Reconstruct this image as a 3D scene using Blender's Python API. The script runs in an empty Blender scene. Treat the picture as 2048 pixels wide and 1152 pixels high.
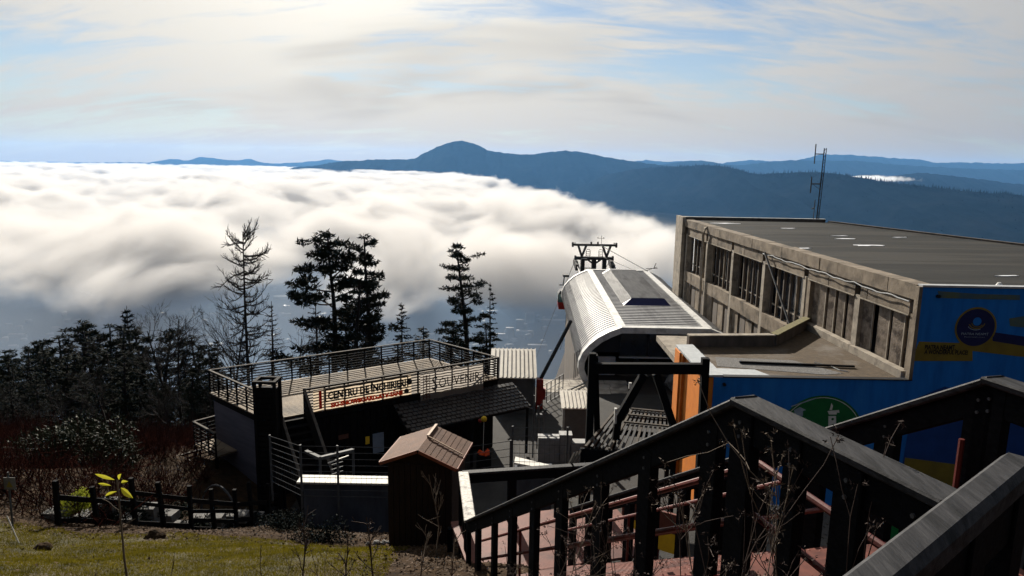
import bpy, bmesh, math, random
import numpy as np
from mathutils import Vector, Matrix, Euler

# ------------------------------------------------------------------ camera, sky, sun, exposure
S = bpy.context.scene
COL = S.collection
F, PITCH, ROLL = 1400.0, math.radians(9.9), math.radians(1.0)      # focal length in photo pixels, tilt, roll
SUN_AZ, SUN_EL = math.radians(-14.0), math.radians(23.0)
SUNV = Vector((math.sin(SUN_AZ)*math.cos(SUN_EL), math.cos(SUN_AZ)*math.cos(SUN_EL), math.sin(SUN_EL)))

cd = bpy.data.cameras.new('camera'); cam = bpy.data.objects.new('camera', cd); COL.objects.link(cam)
cd.sensor_width = 36.0; cd.lens = 36.0*F/2048.0; cd.clip_start = 0.05; cd.clip_end = 120000.0
_f = Vector((0, math.cos(PITCH), -math.sin(PITCH))); _r = Vector((1, 0, 0)); _u = _r.cross(_f)
_ru = _r*math.cos(ROLL)+_u*math.sin(ROLL); _uu = _u*math.cos(ROLL)-_r*math.sin(ROLL)
cam.matrix_world = Matrix((( _ru.x, _uu.x, -_f.x, 0), (_ru.y, _uu.y, -_f.y, 0), (_ru.z, _uu.z, -_f.z, 0), (0, 0, 0, 1)))
S.camera = cam

world = bpy.data.worlds.new('World'); S.world = world; world.use_nodes = True
S.view_settings.view_transform = 'Standard'; S.view_settings.look = 'None'
S.view_settings.exposure = 1.15; S.view_settings.gamma = 1.0
S.cycles.use_denoising = True
S.cycles.max_bounces = 5; S.cycles.diffuse_bounces = 2; S.cycles.glossy_bounces = 2
S.cycles.transparent_max_bounces = 40; S.cycles.volume_bounces = 2; S.cycles.volume_max_steps = 400
world.cycles.sampling_method = 'MANUAL'; world.cycles.sample_map_resolution = 256
S.cycles.use_adaptive_sampling = True; S.cycles.adaptive_threshold = 0.02
S.cycles.caustics_reflective = False; S.cycles.caustics_refractive = False
S.cycles.sample_clamp_indirect = 4.0

def build_sky():
    nt = world.node_tree; N = nt.nodes; L = nt.links; N.clear()
    def nd(t, **k):
        n = N.new(t)
        for a, b in k.items(): setattr(n, a, b)
        return n
    def math_(op, a, b=None, c=None, clamp=False):
        n = nd('ShaderNodeMath', operation=op, use_clamp=clamp)
        for i, v in enumerate((a, b, c)):
            if v is None: continue
            if isinstance(v, (int, float)): n.inputs[i].default_value = v
            else: L.new(v, n.inputs[i])
        return n.outputs[0]
    def mixc(f, a, b):
        n = nd('ShaderNodeMix', data_type='RGBA')
        for s, v in ((0, f), (6, a), (7, b)):
            if isinstance(v, (int, float)): n.inputs[s].default_value = v
            elif isinstance(v, tuple): n.inputs[s].default_value = (*v, 1)
            else: L.new(v, n.inputs[s])
        return n.outputs[2]
    def scale(c, f):
        n = nd('ShaderNodeVectorMath', operation='SCALE')
        if isinstance(c, tuple): n.inputs[0].default_value = c
        else: L.new(c, n.inputs[0])
        if isinstance(f, (int, float)): n.inputs['Scale'].default_value = f
        else: L.new(f, n.inputs['Scale'])
        return n.outputs[0]
    sky = nd('ShaderNodeTexSky', sky_type='NISHITA', sun_disc=False, sun_elevation=SUN_EL, sun_rotation=SUN_AZ,
             altitude=600.0, air_density=1.0, dust_density=0.15, ozone_density=1.2)
    tc = nd('ShaderNodeTexCoord'); sep = nd('ShaderNodeSeparateXYZ'); L.new(tc.outputs['Generated'], sep.inputs[0])
    den = math_('ADD', math_('MAXIMUM', sep.outputs[2], 0.0), 0.30)
    px = math_('DIVIDE', sep.outputs[0], den); py = math_('DIVIDE', sep.outputs[1], den)
    comb = nd('ShaderNodeCombineXYZ'); L.new(px, comb.inputs[0]); L.new(py, comb.inputs[1])
    def noise(sc, rot, loc, detail, rough, dist):
        m = nd('ShaderNodeMapping'); m.inputs['Scale'].default_value = sc; m.inputs['Rotation'].default_value = (0, 0, rot); m.inputs['Location'].default_value = loc
        L.new(comb.outputs[0], m.inputs[0])
        n = nd('ShaderNodeTexNoise'); n.inputs['Scale'].default_value = 1.0; n.inputs['Detail'].default_value = detail
        n.inputs['Roughness'].default_value = rough; n.inputs['Distortion'].default_value = dist
        L.new(m.outputs[0], n.inputs['Vector']); return n.outputs['Fac']
    def ramp(v, a, b):
        n = nd('ShaderNodeMapRange', interpolation_type='SMOOTHSTEP'); L.new(v, n.inputs[0])
        n.inputs[1].default_value = a; n.inputs[2].default_value = b; return n.outputs[0]
    streak = noise((0.9, 3.0, 1), 0.30, (3.1, 0.7, 0), 6, 0.58, 1.0)
    patch = noise((0.75, 1.3, 1), -0.35, (1.7, 4.4, 0), 3, 0.5, 0.8)
    fine = noise((3.2, 10.0, 1), 0.30, (7.0, 2.0, 0), 5, 0.62, 1.4)
    cl = math_('ADD', math_('MULTIPLY', streak, 0.48), math_('ADD', math_('MULTIPLY', patch, 0.34), math_('MULTIPLY', fine, 0.26)))
    cover = ramp(cl, 0.42, 0.57)
    dk = ramp(noise((0.7, 1.7, 1), -0.1, (9.3, 1.2, 0), 3, 0.55, 0.6), 0.5, 0.72)      # thicker, greyer bands
    dot = nd('ShaderNodeVectorMath', operation='DOT_PRODUCT'); L.new(tc.outputs['Generated'], dot.inputs[0]); dot.inputs[1].default_value = SUNV
    mu = math_('MAXIMUM', dot.outputs['Value'], 0.0)
    wide = math_('POWER', mu, 7.0); tight = math_('POWER', mu, 45.0)
    tint = nd('ShaderNodeVectorMath', operation='MULTIPLY'); L.new(sky.outputs[0], tint.inputs[0]); tint.inputs[1].default_value = (0.64, 0.71, 0.78)
    clear = scale(tint.outputs[0], 0.05)
    broad = math_('POWER', math_('MULTIPLY_ADD', dot.outputs['Value'], 0.5, 0.5), 3.0)
    bright = math_('ADD', 0.085, math_('ADD', math_('MULTIPLY', broad, 0.29), math_('ADD', math_('MULTIPLY', wide, 0.05), math_('MULTIPLY', tight, 0.26))))
    ccol = mixc(broad, (0.88, 0.92, 1.0), (1.0, 0.925, 0.79))
    cloud = scale(ccol, math_('MULTIPLY', bright, math_('SUBTRACT', 1.0, math_('MULTIPLY', dk, 0.30))))
    col = mixc(math_('MULTIPLY_ADD', cover, 0.80, 0.15), clear, cloud)
    # thin milky veil close to the horizon
    hz = math_('POWER', math_('SUBTRACT', 1.0, math_('MINIMUM', math_('MAXIMUM', sep.outputs[2], 0.0), 1.0)), 14.0)
    veil = scale(mixc(broad, (0.90, 0.86, 0.85), (1.0, 0.74, 0.45)), math_('ADD', 0.06, math_('MULTIPLY', broad, 0.27)))
    col = mixc(math_('MULTIPLY', hz, 0.88), col, veil)
    bg = nd('ShaderNodeBackground'); L.new(col, bg.inputs[0]); bg.inputs[1].default_value = 1.0
    out = nd('ShaderNodeOutputWorld'); L.new(bg.outputs[0], out.inputs[0])
build_sky()

sl = bpy.data.lights.new('sun', 'SUN'); sun = bpy.data.objects.new('sun', sl); COL.objects.link(sun)
sl.energy = 5.0; sl.angle = math.radians(0.6); sl.color = (1.0, 0.92, 0.80)
sun.rotation_euler = (-SUNV).to_track_quat('-Z', 'Y').to_euler()

# ------------------------------------------------------------------ survey helpers: photo pixel -> site coordinates
def ray(x, y):
    u = (x-1024)/F; v = (y-576)/F
    a = u*math.cos(ROLL)+v*math.sin(ROLL); b = v*math.cos(ROLL)-u*math.sin(ROLL)
    return Vector((a, math.cos(PITCH)-b*math.sin(PITCH), -math.sin(PITCH)-b*math.cos(PITCH)))
def atz(x, y, z): d = ray(x, y); return d*(z/d.z)
def aty(x, y, Y): d = ray(x, y); return d*(Y/d.y)

# ------------------------------------------------------------------ mesh helpers
class MB:
    def __init__(s): s.v = []; s.f = []; s.m = []
    def poly(s, pts, mi=0):
        b = len(s.v); s.v += [tuple(p) for p in pts]; s.f.append(tuple(range(b, b+len(pts)))); s.m.append(mi); return s
    def hexa(s, p, mi=0):       # 8 corners: bottom ring 0-3, top ring 4-7
        b = len(s.v); s.v += [tuple(q) for q in p]
        for q in ((3,2,1,0),(4,5,6,7),(0,1,5,4),(1,2,6,5),(2,3,7,6),(3,0,4,7)): s.f.append(tuple(b+i for i in q)); s.m.append(mi)
        return s
    def box(s, x0, x1, y0, y1, z0, z1, mi=0):
        return s.hexa([(x0,y0,z0),(x1,y0,z0),(x1,y1,z0),(x0,y1,z0),(x0,y0,z1),(x1,y0,z1),(x1,y1,z1),(x0,y1,z1)], mi)
    def prism(s, pts, z0, z1, mi=0):    # footprint in xy, counter-clockwise
        n = len(pts); b = len(s.v)
        s.v += [(p[0],p[1],z0) for p in pts]+[(p[0],p[1],z1) for p in pts]
        s.f.append(tuple(b+i for i in reversed(range(n)))); s.f.append(tuple(b+n+i for i in range(n))); s.m += [mi]*2
        for i in range(n):
            j = (i+1)%n; s.f.append((b+i,b+j,b+n+j,b+n+i)); s.m.append(mi)
        return s
    def bar(s, p, q, w, h=None, mi=0, up=(0,0,1), bevel=0):  # rectangular bar p->q, width w (sideways), height h
        h = w if h is None else h
        p = Vector(p); q = Vector(q); d = (q-p).normalized(); u = Vector(up)
        if abs(d.dot(u)) > 0.98: u = Vector((0,1,0))
        r = d.cross(u).normalized(); u = r.cross(d).normalized()
        if bevel:
            c = bevel; sec = [(-w/2+c,-h/2),(w/2-c,-h/2),(w/2,-h/2+c),(w/2,h/2-c),(w/2-c,h/2),(-w/2+c,h/2),(-w/2,h/2-c),(-w/2,-h/2+c)]
        else: sec = [(-w/2,-h/2),(w/2,-h/2),(w/2,h/2),(-w/2,h/2)]
        n = len(sec); b = len(s.v)
        for e in (p, q): s.v += [tuple(e+r*a+u*c) for a, c in sec]
        s.f.append(tuple(b+i for i in range(n))); s.f.append(tuple(b+n+i for i in reversed(range(n)))); s.m += [mi]*2
        for i in range(n):
            j = (i+1)%n; s.f.append((b+j,b+i,b+n+i,b+n+j)); s.m.append(mi)
        return s
    def tube(s, pts, r, n=6, mi=0):
        pts = [Vector(p) for p in pts]; rs = r if isinstance(r, (list, tuple)) else [r]*len(pts)
        b = len(s.v); k = len(pts)
        for i, p in enumerate(pts):
            d = (pts[min(i+1,k-1)]-pts[max(i-1,0)]).normalized()
            a = Vector((0,0,1)) if abs(d.z) < 0.9 else Vector((1,0,0))
            x = d.cross(a).normalized(); y = x.cross(d)
            s.v += [tuple(p+(x*math.cos(2*math.pi*j/n)+y*math.sin(2*math.pi*j/n))*rs[i]) for j in range(n)]
        for i in range(k-1):
            for j in range(n):
                q = (j+1)%n; s.f.append((b+i*n+j,b+(i+1)*n+j,b+(i+1)*n+q,b+i*n+q)); s.m.append(mi)
        s.f.append(tuple(b+j for j in range(n))); s.f.append(tuple(b+(k-1)*n+j for j in reversed(range(n)))); s.m += [mi]*2
        return s
    def disc(s, c, r, n=40, nrm=(0,-1,0), t=0.004, mi=0, r0=0.0):   # thin disc or ring facing -y
        cx, cy, cz = c; b = len(s.v)
        if r0 == 0:
            P = [(cx+r*math.cos(2*math.pi*i/n), cy, cz+r*math.sin(2*math.pi*i/n)) for i in range(n)]
            s.v += P; s.f.append(tuple(b+i for i in range(n))); s.m.append(mi)
        else:
            for rr in (r0, r): s.v += [(cx+rr*math.cos(2*math.pi*i/n), cy, cz+rr*math.sin(2*math.pi*i/n)) for i in range(n)]
            for i in range(n):
                j = (i+1)%n; s.f.append((b+i,b+n+i,b+n+j,b+j)); s.m.append(mi)
        return s
    def mesh(s, name, mats):
        me = bpy.data.meshes.new(name); me.from_pydata(s.v, [], s.f)
        for m in (mats if isinstance(mats, (list, tuple)) else [mats]): me.materials.append(m)
        if any(s.m): me.polygons.foreach_set('material_index', s.m)
        me.update(); return me
    def build(s, name, mats, parent=None, smooth=False):
        me = s.mesh(name, mats)
        if smooth: me.polygons.foreach_set('use_smooth', [True]*len(me.polygons))
        return link(name, me, parent)
def link(name, me, parent=None):
    o = bpy.data.objects.new(name, me); COL.objects.link(o)
    if parent is not None:
        o.parent = parent; o.matrix_parent_inverse = Matrix.Translation(-parent.location) if False else parent_inv(parent)
    return o
def parent_inv(p):
    m = Matrix.LocRotScale(p.location, p.rotation_euler, p.scale)
    if p.parent is not None: m = parent_mat(p.parent) @ p.matrix_parent_inverse @ m
    return m.inverted()
def parent_mat(p):
    m = Matrix.LocRotScale(p.location, p.rotation_euler, p.scale)
    if p.parent is not None: m = parent_mat(p.parent) @ p.matrix_parent_inverse @ m
    return m
def tag(o, label, cat, group=None, kind=None):
    if label: o['label'] = label
    if cat: o['category'] = cat
    if group: o['group'] = group
    if kind: o['kind'] = kind
    return o
def struct(o): o['kind'] = 'structure'; return o
def stuff(o, label=None, cat=None): 
    o['kind'] = 'stuff'
    if label: o['label'] = label
    if cat: o['category'] = cat
    return o
def empty(name, loc, label, cat, group=None):
    o = bpy.data.objects.new(name, None); COL.objects.link(o); o.location = loc; return tag(o, label, cat, group)
def np_mesh(name, v, f, mats, smooth=False, mi=None):
    me = bpy.data.meshes.new(name); v = np.asarray(v, np.float32); f = np.asarray(f, np.int32)
    me.vertices.add(len(v)); me.vertices.foreach_set('co', v.ravel())
    k = f.shape[1]; me.loops.add(f.size); me.loops.foreach_set('vertex_index', f.ravel())
    me.polygons.add(len(f)); me.polygons.foreach_set('loop_start', np.arange(0, f.size, k, dtype=np.int32))
    me.polygons.foreach_set('loop_total', np.full(len(f), k, np.int32))
    for m in (mats if isinstance(mats, (list, tuple)) else [mats]): me.materials.append(m)
    if mi is not None: me.polygons.foreach_set('material_index', np.asarray(mi, np.int32))
    if smooth: me.polygons.foreach_set('use_smooth', np.ones(len(f), bool))
    me.update(calc_edges=True); return me
def grid_faces(nr, nc):
    i = np.arange(nr-1)[:, None]*nc+np.arange(nc-1)[None, :]
    return np.stack([i, i+1, i+nc+1, i+nc], -1).reshape(-1, 4)

# value noise
_P = np.random.RandomState(5).rand(256, 256).astype(np.float32)
def vnoise(x, y):
    xi = np.floor(x).astype(int); yi = np.floor(y).astype(int); fx = x-xi; fy = y-yi
    fx = fx*fx*(3-2*fx); fy = fy*fy*(3-2*fy)
    g = lambda a, b: _P[a % 256, b % 256]
    return (g(xi,yi)*(1-fx)+g(xi+1,yi)*fx)*(1-fy)+(g(xi,yi+1)*(1-fx)+g(xi+1,yi+1)*fx)*fy
def fbm(x, y, o=5, gain=0.5):
    s = 0; a = 1; t = 0
    for i in range(o):
        s = s+a*vnoise(x*2**i+17.3*i, y*2**i+9.1*i); t += a; a *= gain
    return s/t

# ------------------------------------------------------------------ procedural materials
M = {}
def mat(name, c1, c2=None, scale=4.0, rough=0.8, bump=0.0, bscale=None, metal=0.0, detail=6.0, stretch=(1,1,1), lo=0.35, hi=0.65,
        c3=None, s3=1.0, lo3=0.5, hi3=0.62, spec=0.2, rvar=0.0, space='pos'):
    m = bpy.data.materials.new(name); m.use_nodes = True; nt = m.node_tree; N = nt.nodes; L = nt.links
    b = N['Principled BSDF']; b.inputs['Roughness'].default_value = rough; b.inputs['Metallic'].default_value = metal
    b.inputs['Specular IOR Level'].default_value = spec
    if space == 'pos': src = N.new('ShaderNodeNewGeometry').outputs['Position']
    else: src = N.new('ShaderNodeTexCoord').outputs['Object']
    def noise(sc, st, det, off=0.0):
        mp = N.new('ShaderNodeMapping'); mp.inputs['Scale'].default_value = st; mp.inputs['Location'].default_value = (off, off*1.3, off*0.7); L.new(src, mp.inputs[0])
        n = N.new('ShaderNodeTexNoise'); n.inputs['Scale'].default_value = sc; n.inputs['Detail'].default_value = det; n.inputs['Roughness'].default_value = 0.6
        L.new(mp.outputs[0], n.inputs['Vector']); return n.outputs['Fac']
    def rng(v, a, c):
        r = N.new('ShaderNodeMapRange'); r.inputs[1].default_value = a; r.inputs[2].default_value = c; L.new(v, r.inputs[0]); return r.outputs[0]
    def mix(f, a, c):
        x = N.new('ShaderNodeMix'); x.data_type = 'RGBA'; L.new(f, x.inputs[0])
        for i, q in ((6, a), (7, c)):
            if isinstance(q, tuple): x.inputs[i].default_value = (*q, 1)
            else: L.new(q, x.inputs[i])
        return x.outputs[2]
    c2 = c2 or tuple(k*0.75 for k in c1)
    nf = noise(scale, stretch, detail)
    col = mix(rng(nf, lo, hi), c1, c2)
    if c3: col = mix(rng(noise(s3, stretch, 5.0, 11.0), lo3, hi3), col, c3)
    L.new(col, b.inputs['Base Color'])
    if rvar:
        r = N.new('ShaderNodeMapRange'); L.new(nf, r.inputs[0]); r.inputs[1].default_value = 0.3; r.inputs[2].default_value = 0.7
        r.inputs[3].default_value = max(0.02, rough-rvar); r.inputs[4].default_value = min(1, rough+rvar); L.new(r.outputs[0], b.inputs['Roughness'])
    if bump:
        bp = N.new('ShaderNodeBump'); bp.inputs['Strength'].default_value = 1.0; bp.inputs['Distance'].default_value = bump
        L.new(noise(bscale or scale*3, stretch, 6.0, 5.0), bp.inputs['Height']); L.new(bp.outputs[0], b.inputs['Normal'])
    M[name] = m; return m
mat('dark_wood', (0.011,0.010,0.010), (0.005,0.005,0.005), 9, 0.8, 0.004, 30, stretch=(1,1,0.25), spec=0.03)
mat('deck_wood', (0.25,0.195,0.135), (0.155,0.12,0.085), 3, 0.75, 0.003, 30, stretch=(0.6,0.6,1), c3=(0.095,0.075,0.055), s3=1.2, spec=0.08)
mat('rail_cap', (0.10,0.088,0.075), (0.055,0.048,0.042), 6, 0.8, 0.002, 30, spec=0.05)
mat('rail_worn', (0.036,0.036,0.039), (0.014,0.0145,0.017), 38, 0.7, 0.004, 60, c3=(0.009,0.0095,0.011), s3=13, stretch=(1,0.14,1), spec=0.1)
mat('rail_bleached', (0.55,0.52,0.47), (0.30,0.28,0.25), 20, 0.65, 0.006, 60, c3=(0.16,0.15,0.14), s3=9)
mat('rail_dark', (0.007,0.0075,0.009), (0.003,0.0033,0.0042), 30, 0.8, 0.004, 40, stretch=(1,0.4,1), spec=0.03)
mat('concrete', (0.24,0.20,0.155), (0.14,0.115,0.09), 1.6, 0.9, 0.012, 12, c3=(0.075,0.064,0.052), s3=0.9, lo3=0.50, hi3=0.68, spec=0.08)
mat('concrete_dark', (0.12,0.10,0.085), (0.065,0.055,0.047), 2.0, 0.9, 0.012, 14, stretch=(1,1,0.3))
mat('concrete_pale', (0.32,0.285,0.235), (0.20,0.175,0.145), 2.0, 0.88, 0.01, 14, c3=(0.12,0.105,0.09), s3=1.6, lo3=0.55, hi3=0.7, spec=0.08)
mat('panel_rough', (0.27,0.225,0.185), (0.15,0.125,0.10), 5.0, 0.95, 0.03, 22, c3=(0.085,0.07,0.06), s3=1.6, spec=0.05)
mat('void', (0.012,0.012,0.014), (0.008,0.008,0.010), 3, 0.9)
mat('roof_felt', (0.034,0.034,0.032), (0.026,0.026,0.025), 0.6, 0.7, 0.006, 20, stretch=(0.25,2.0,1), c3=(0.045,0.043,0.039), s3=0.35, spec=0.04)
mat('snow', (0.80,0.82,0.85), (0.70,0.72,0.76), 6, 0.7, 0.01, 20)
mat('gravel_roof', (0.085,0.060,0.036), (0.055,0.040,0.026), 6, 0.95, 0.02, 40, c3=(0.14,0.125,0.11), s3=0.5, lo3=0.52, hi3=0.7)
mat('gravel_grey', (0.17,0.165,0.16), (0.06,0.058,0.056), 26, 0.95, 0.02, 60)
mat('moss', (0.16,0.14,0.055), (0.10,0.09,0.05), 9, 0.95, 0.015, 30)
mat('blue_paint', (0.015,0.155,0.53), (0.010,0.105,0.38), 1.6, 0.75, 0.004, 30, stretch=(1.6,1.6,0.3), lo=0.4, hi=0.75, c3=(0.022,0.17,0.53), s3=0.5, spec=0.05)
mat('blue_deep', (0.010,0.050,0.22), (0.008,0.04,0.17), 1.5, 0.75)
mat('navy_paint', (0.010,0.014,0.075), (0.008,0.011,0.06), 3, 0.7)
mat('yellow_paint', (0.20,0.15,0.022), (0.155,0.115,0.02), 2, 0.75)
mat('olive_paint', (0.10,0.13,0.075), (0.05,0.10,0.14), 2, 0.75)
mat('green_paint', (0.010,0.13,0.035), (0.008,0.10,0.03), 2, 0.75)
mat('white_paint', (0.62,0.64,0.62), (0.50,0.52,0.50), 5, 0.7)
mat('black_paint', (0.012,0.012,0.014), (0.008,0.008,0.01), 5, 0.7)
mat('grey_blue_paint', (0.28,0.36,0.44), (0.2,0.27,0.34), 4, 0.7)
mat('orange_paint', (0.62,0.20,0.028), (0.52,0.16,0.024), 2.0, 0.6, 0.003, 30)
mat('tile_grey', (0.42,0.44,0.45), (0.33,0.35,0.36), 5, 0.5, 0.002, 30)
mat('roof_metal', (0.33,0.33,0.33), (0.26,0.26,0.265), 1.5, 0.6, 0.0015, 8, metal=0.0, c3=(0.20,0.20,0.205), s3=0.5, stretch=(2.5,0.4,2.5), spec=0.25)
mat('trim_white', (0.55,0.55,0.53), (0.44,0.44,0.43), 3, 0.6, c3=(0.34,0.34,0.33), s3=2.0)
mat('trim_grey', (0.40,0.41,0.42), (0.32,0.33,0.34), 3, 0.5)
mat('dark_panel', (0.018,0.020,0.025), (0.013,0.014,0.018), 3, 0.6)
mat('glass_dark', (0.016,0.020,0.028), (0.012,0.015,0.022), 2, 0.12, spec=0.6)
mat('metal_dark', (0.030,0.031,0.034), (0.020,0.020,0.022), 6, 0.5, metal=0.3)
mat('galvanised', (0.075,0.078,0.082), (0.05,0.052,0.056), 8, 0.7, metal=0.0, spec=0.1)
mat('cable_steel', (0.10,0.10,0.11), (0.07,0.07,0.08), 8, 0.4, metal=0.6)
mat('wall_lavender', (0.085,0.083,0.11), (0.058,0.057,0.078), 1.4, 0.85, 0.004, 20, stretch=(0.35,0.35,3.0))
mat('shed_roof', (0.58,0.54,0.46), (0.48,0.44,0.38), 2.5, 0.55, 0.002, 12)
mat('shed_wall', (0.085,0.08,0.078), (0.055,0.053,0.052), 1.5, 0.85, 0.004, 20)
mat('shingle', (0.040,0.037,0.036), (0.024,0.022,0.022), 4, 0.42, 0.004, 30)
mat('hut_roof', (0.115,0.057,0.034), (0.080,0.040,0.025), 3, 0.85, 0.006, 60)
mat('hut_roof_edge', (0.20,0.06,0.03), (0.15,0.045,0.024), 5, 0.7)
mat('hut_wall', (0.017,0.007,0.005), (0.010,0.005,0.004), 5, 0.75, 0.004, 20, stretch=(3,3,0.3))
mat('batten', (0.36,0.25,0.17), (0.28,0.19,0.13), 8, 0.7)
mat('white_cabinet', (0.24,0.24,0.235), (0.17,0.17,0.168), 3, 0.6)
mat('coping_white', (0.66,0.64,0.58), (0.54,0.52,0.47), 6, 0.7, 0.002, 40)
mat('wall_grey', (0.06,0.068,0.088), (0.035,0.04,0.055), 1.8, 0.85, 0.004, 24, stretch=(1.6,1.6,0.5))
mat('banner_white', (0.62,0.58,0.50), (0.52,0.48,0.42), 3, 0.8)
mat('banner_grey', (0.40,0.37,0.33), (0.33,0.30,0.27), 2, 0.8, 0.01, 6)
mat('banner_red', (0.55,0.05,0.02), (0.45,0.04,0.018), 3, 0.8)
mat('banner_ink', (0.030,0.027,0.024), (0.022,0.02,0.018), 4, 0.8)
mat('banner_brown', (0.10,0.045,0.03), (0.08,0.036,0.025), 4, 0.8)
mat('red_metal', (0.26,0.028,0.018), (0.17,0.02,0.014), 4, 0.55, 0.002, 30)
mat('red_pipe', (0.10,0.016,0.013), (0.065,0.012,0.010), 7, 0.5, 0.001, 40)
mat('red_plate', (0.165,0.060,0.045), (0.12,0.045,0.035), 5, 0.6, 0.0, c3=(0.08,0.033,0.028), s3=2.2, spec=0.1)
mat('cabin_red', (0.40,0.03,0.025), (0.34,0.026,0.022), 3, 0.35)
mat('cabin_glass', (0.06,0.16,0.16), (0.045,0.12,0.125), 2, 0.15, spec=0.6)
mat('green_bin', (0.012,0.22,0.055), (0.010,0.17,0.045), 5, 0.45)
mat('yellow_bright', (0.75,0.50,0.03), (0.65,0.42,0.03), 5, 0.55)
mat('orange_bright', (0.80,0.11,0.02), (0.70,0.08,0.016), 5, 0.6)
mat('door_blue', (0.20,0.26,0.34), (0.16,0.21,0.28), 3, 0.5)
mat('soil', (0.042,0.026,0.014), (0.018,0.012,0.008), 3, 0.98, 0.05, 14, c3=(0.060,0.042,0.026), s3=8, spec=0.03, lo3=0.58, hi3=0.72)
mat('lawn', (0.042,0.034,0.006), (0.024,0.021,0.005), 2.5, 0.98, 0.04, 20, c3=(0.045,0.030,0.010), s3=0.9)
mat('blade', (0.115,0.092,0.011), (0.055,0.054,0.008), 3, 0.9, spec=0.05, c3=(0.11,0.075,0.02), s3=1.1)
mat('litter', (0.085,0.050,0.026), (0.035,0.021,0.013), 12, 0.95)
mat('stone', (0.16,0.155,0.148), (0.085,0.082,0.078), 5, 0.9, 0.02, 18)
mat('paver', (0.13,0.12,0.105), (0.09,0.084,0.075), 6, 0.9, 0.006, 40, space='obj')
mat('yard', (0.035,0.033,0.031), (0.022,0.021,0.020), 1.5, 0.95, 0.02, 16)
mat('slab', (0.36,0.33,0.28), (0.25,0.225,0.19), 2.4, 0.9, 0.01, 18, c3=(0.16,0.14,0.12), s3=1.0)
mat('bark', (0.020,0.016,0.014), (0.012,0.010,0.009), 8, 0.95, 0.02, 20, stretch=(1,1,0.3))
mat('bark_pale', (0.085,0.072,0.062), (0.05,0.042,0.036), 8, 0.95, 0.01, 20)
mat('needles', (0.013,0.018,0.010), (0.007,0.011,0.007), 1.2, 0.9, spec=0.05)
mat('needles_dark', (0.008,0.013,0.010), (0.005,0.008,0.007), 1.2, 0.9, spec=0.05)
mat('twig', (0.022,0.016,0.013), (0.013,0.010,0.009), 3, 0.95)
mat('twig_red', (0.036,0.012,0.009), (0.014,0.006,0.005), 0.5, 0.95, spec=0.0)
mat('dry_stem', (0.15,0.115,0.085), (0.09,0.07,0.052), 5, 0.9)
mat('dark_stem', (0.055,0.036,0.03), (0.035,0.024,0.02), 5, 0.9)
mat('leaf_yellow', (0.45,0.40,0.025), (0.36,0.33,0.02), 9, 0.6)
mat('leaf_bush', (0.022,0.028,0.008), (0.012,0.017,0.006), 3, 0.8)
mat('leaf_lime', (0.22,0.24,0.025), (0.15,0.17,0.02), 5, 0.7)
mat('hill_forest', (0.008,0.013,0.018), (0.005,0.009,0.013), 0.012, 0.95, 0.0, c3=(0.011,0.015,0.019), s3=0.004, spec=0.0)
mat('valley', (0.018,0.023,0.026), (0.011,0.015,0.018), 0.01, 0.95, c3=(0.028,0.032,0.033), s3=0.004, spec=0.0)
mat('house_wall', (0.13,0.13,0.13), (0.08,0.08,0.08), 0.05, 0.8)
mat('house_roof', (0.20,0.205,0.21), (0.06,0.06,0.065), 0.02, 0.5, metal=0.0, spec=0.5)
mat('hill_side', (0.020,0.014,0.011), (0.011,0.009,0.008), 0.25, 0.98, 0.1, 2.0)
# translucent leaf look for the sapling
for k in ('leaf_yellow', 'leaf_lime'):
    M[k].node_tree.nodes['Principled BSDF'].inputs['Subsurface Weight'].default_value = 0.0

# ------------------------------------------------------------------ SETTING: terrain
def interp(x, xs, ys): return np.interp(x, xs, ys)
def ground(x, y):
    x = np.asarray(x, float); y = np.asarray(y, float)
    zc = interp(y, [-30,0,3,10,14,16,19,22.3,24,40,46,62,120,700,760], [9,-1.75,-3.2,-6.25,-8.15,-9.0,-10.7,-12.35,-12.5,-13.1,-15,-23,-52,-330,-331])
    zr = interp(y, [-30,0,3,10,14,17,20,24,40,70,120,700,760], [9,-2.0,-4.0,-7.6,-9.2,-10.7,-12.38,-12.5,-13.2,-14.0,-40,-330,-331])
    zl = interp(y, [-30,0,3,10,14,20,30,45,80,120,700,760], [9,-1.75,-3.2,-6.15,-7.5,-9.4,-12.8,-19,-34,-54,-330,-331])
    a = np.clip((x-0.2-5.6*np.clip((y-41.5)/4, 0, 1))/(2.5-1.2*np.clip((y-41.5)/4, 0, 1)), 0, 1); a = a*a*(3-2*a)
    b = np.clip((-8.5-x)/5.0, 0, 1); b = b*b*(3-2*b)
    z = zc*(1-a)+zr*a; z = z*(1-b)+zl*b
    far = np.clip((y-30)/60, 0, 1)
    n = (fbm(x*0.35+40, y*0.35+7, 5)-0.5)*0.5*(1-0.9*np.clip((x-1.5)/1.5,0,1)*np.clip((y-15)/4,0,1))
    inplat = np.clip(1-np.abs(x+3)/9, 0, 1)*np.clip((y-21.5)/2, 0, 1)*np.clip((42-y)/3, 0, 1)
    n = n*(1-np.clip(inplat*2,0,1))+far*(fbm(x*0.05, y*0.05, 4)-0.5)*6*np.clip(1-inplat,0,1)*np.clip((np.abs(x-8)-9)/6,0,1)
    return z+n
def gz(x, y): return float(ground(np.array([x]), np.array([y]))[0])
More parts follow.
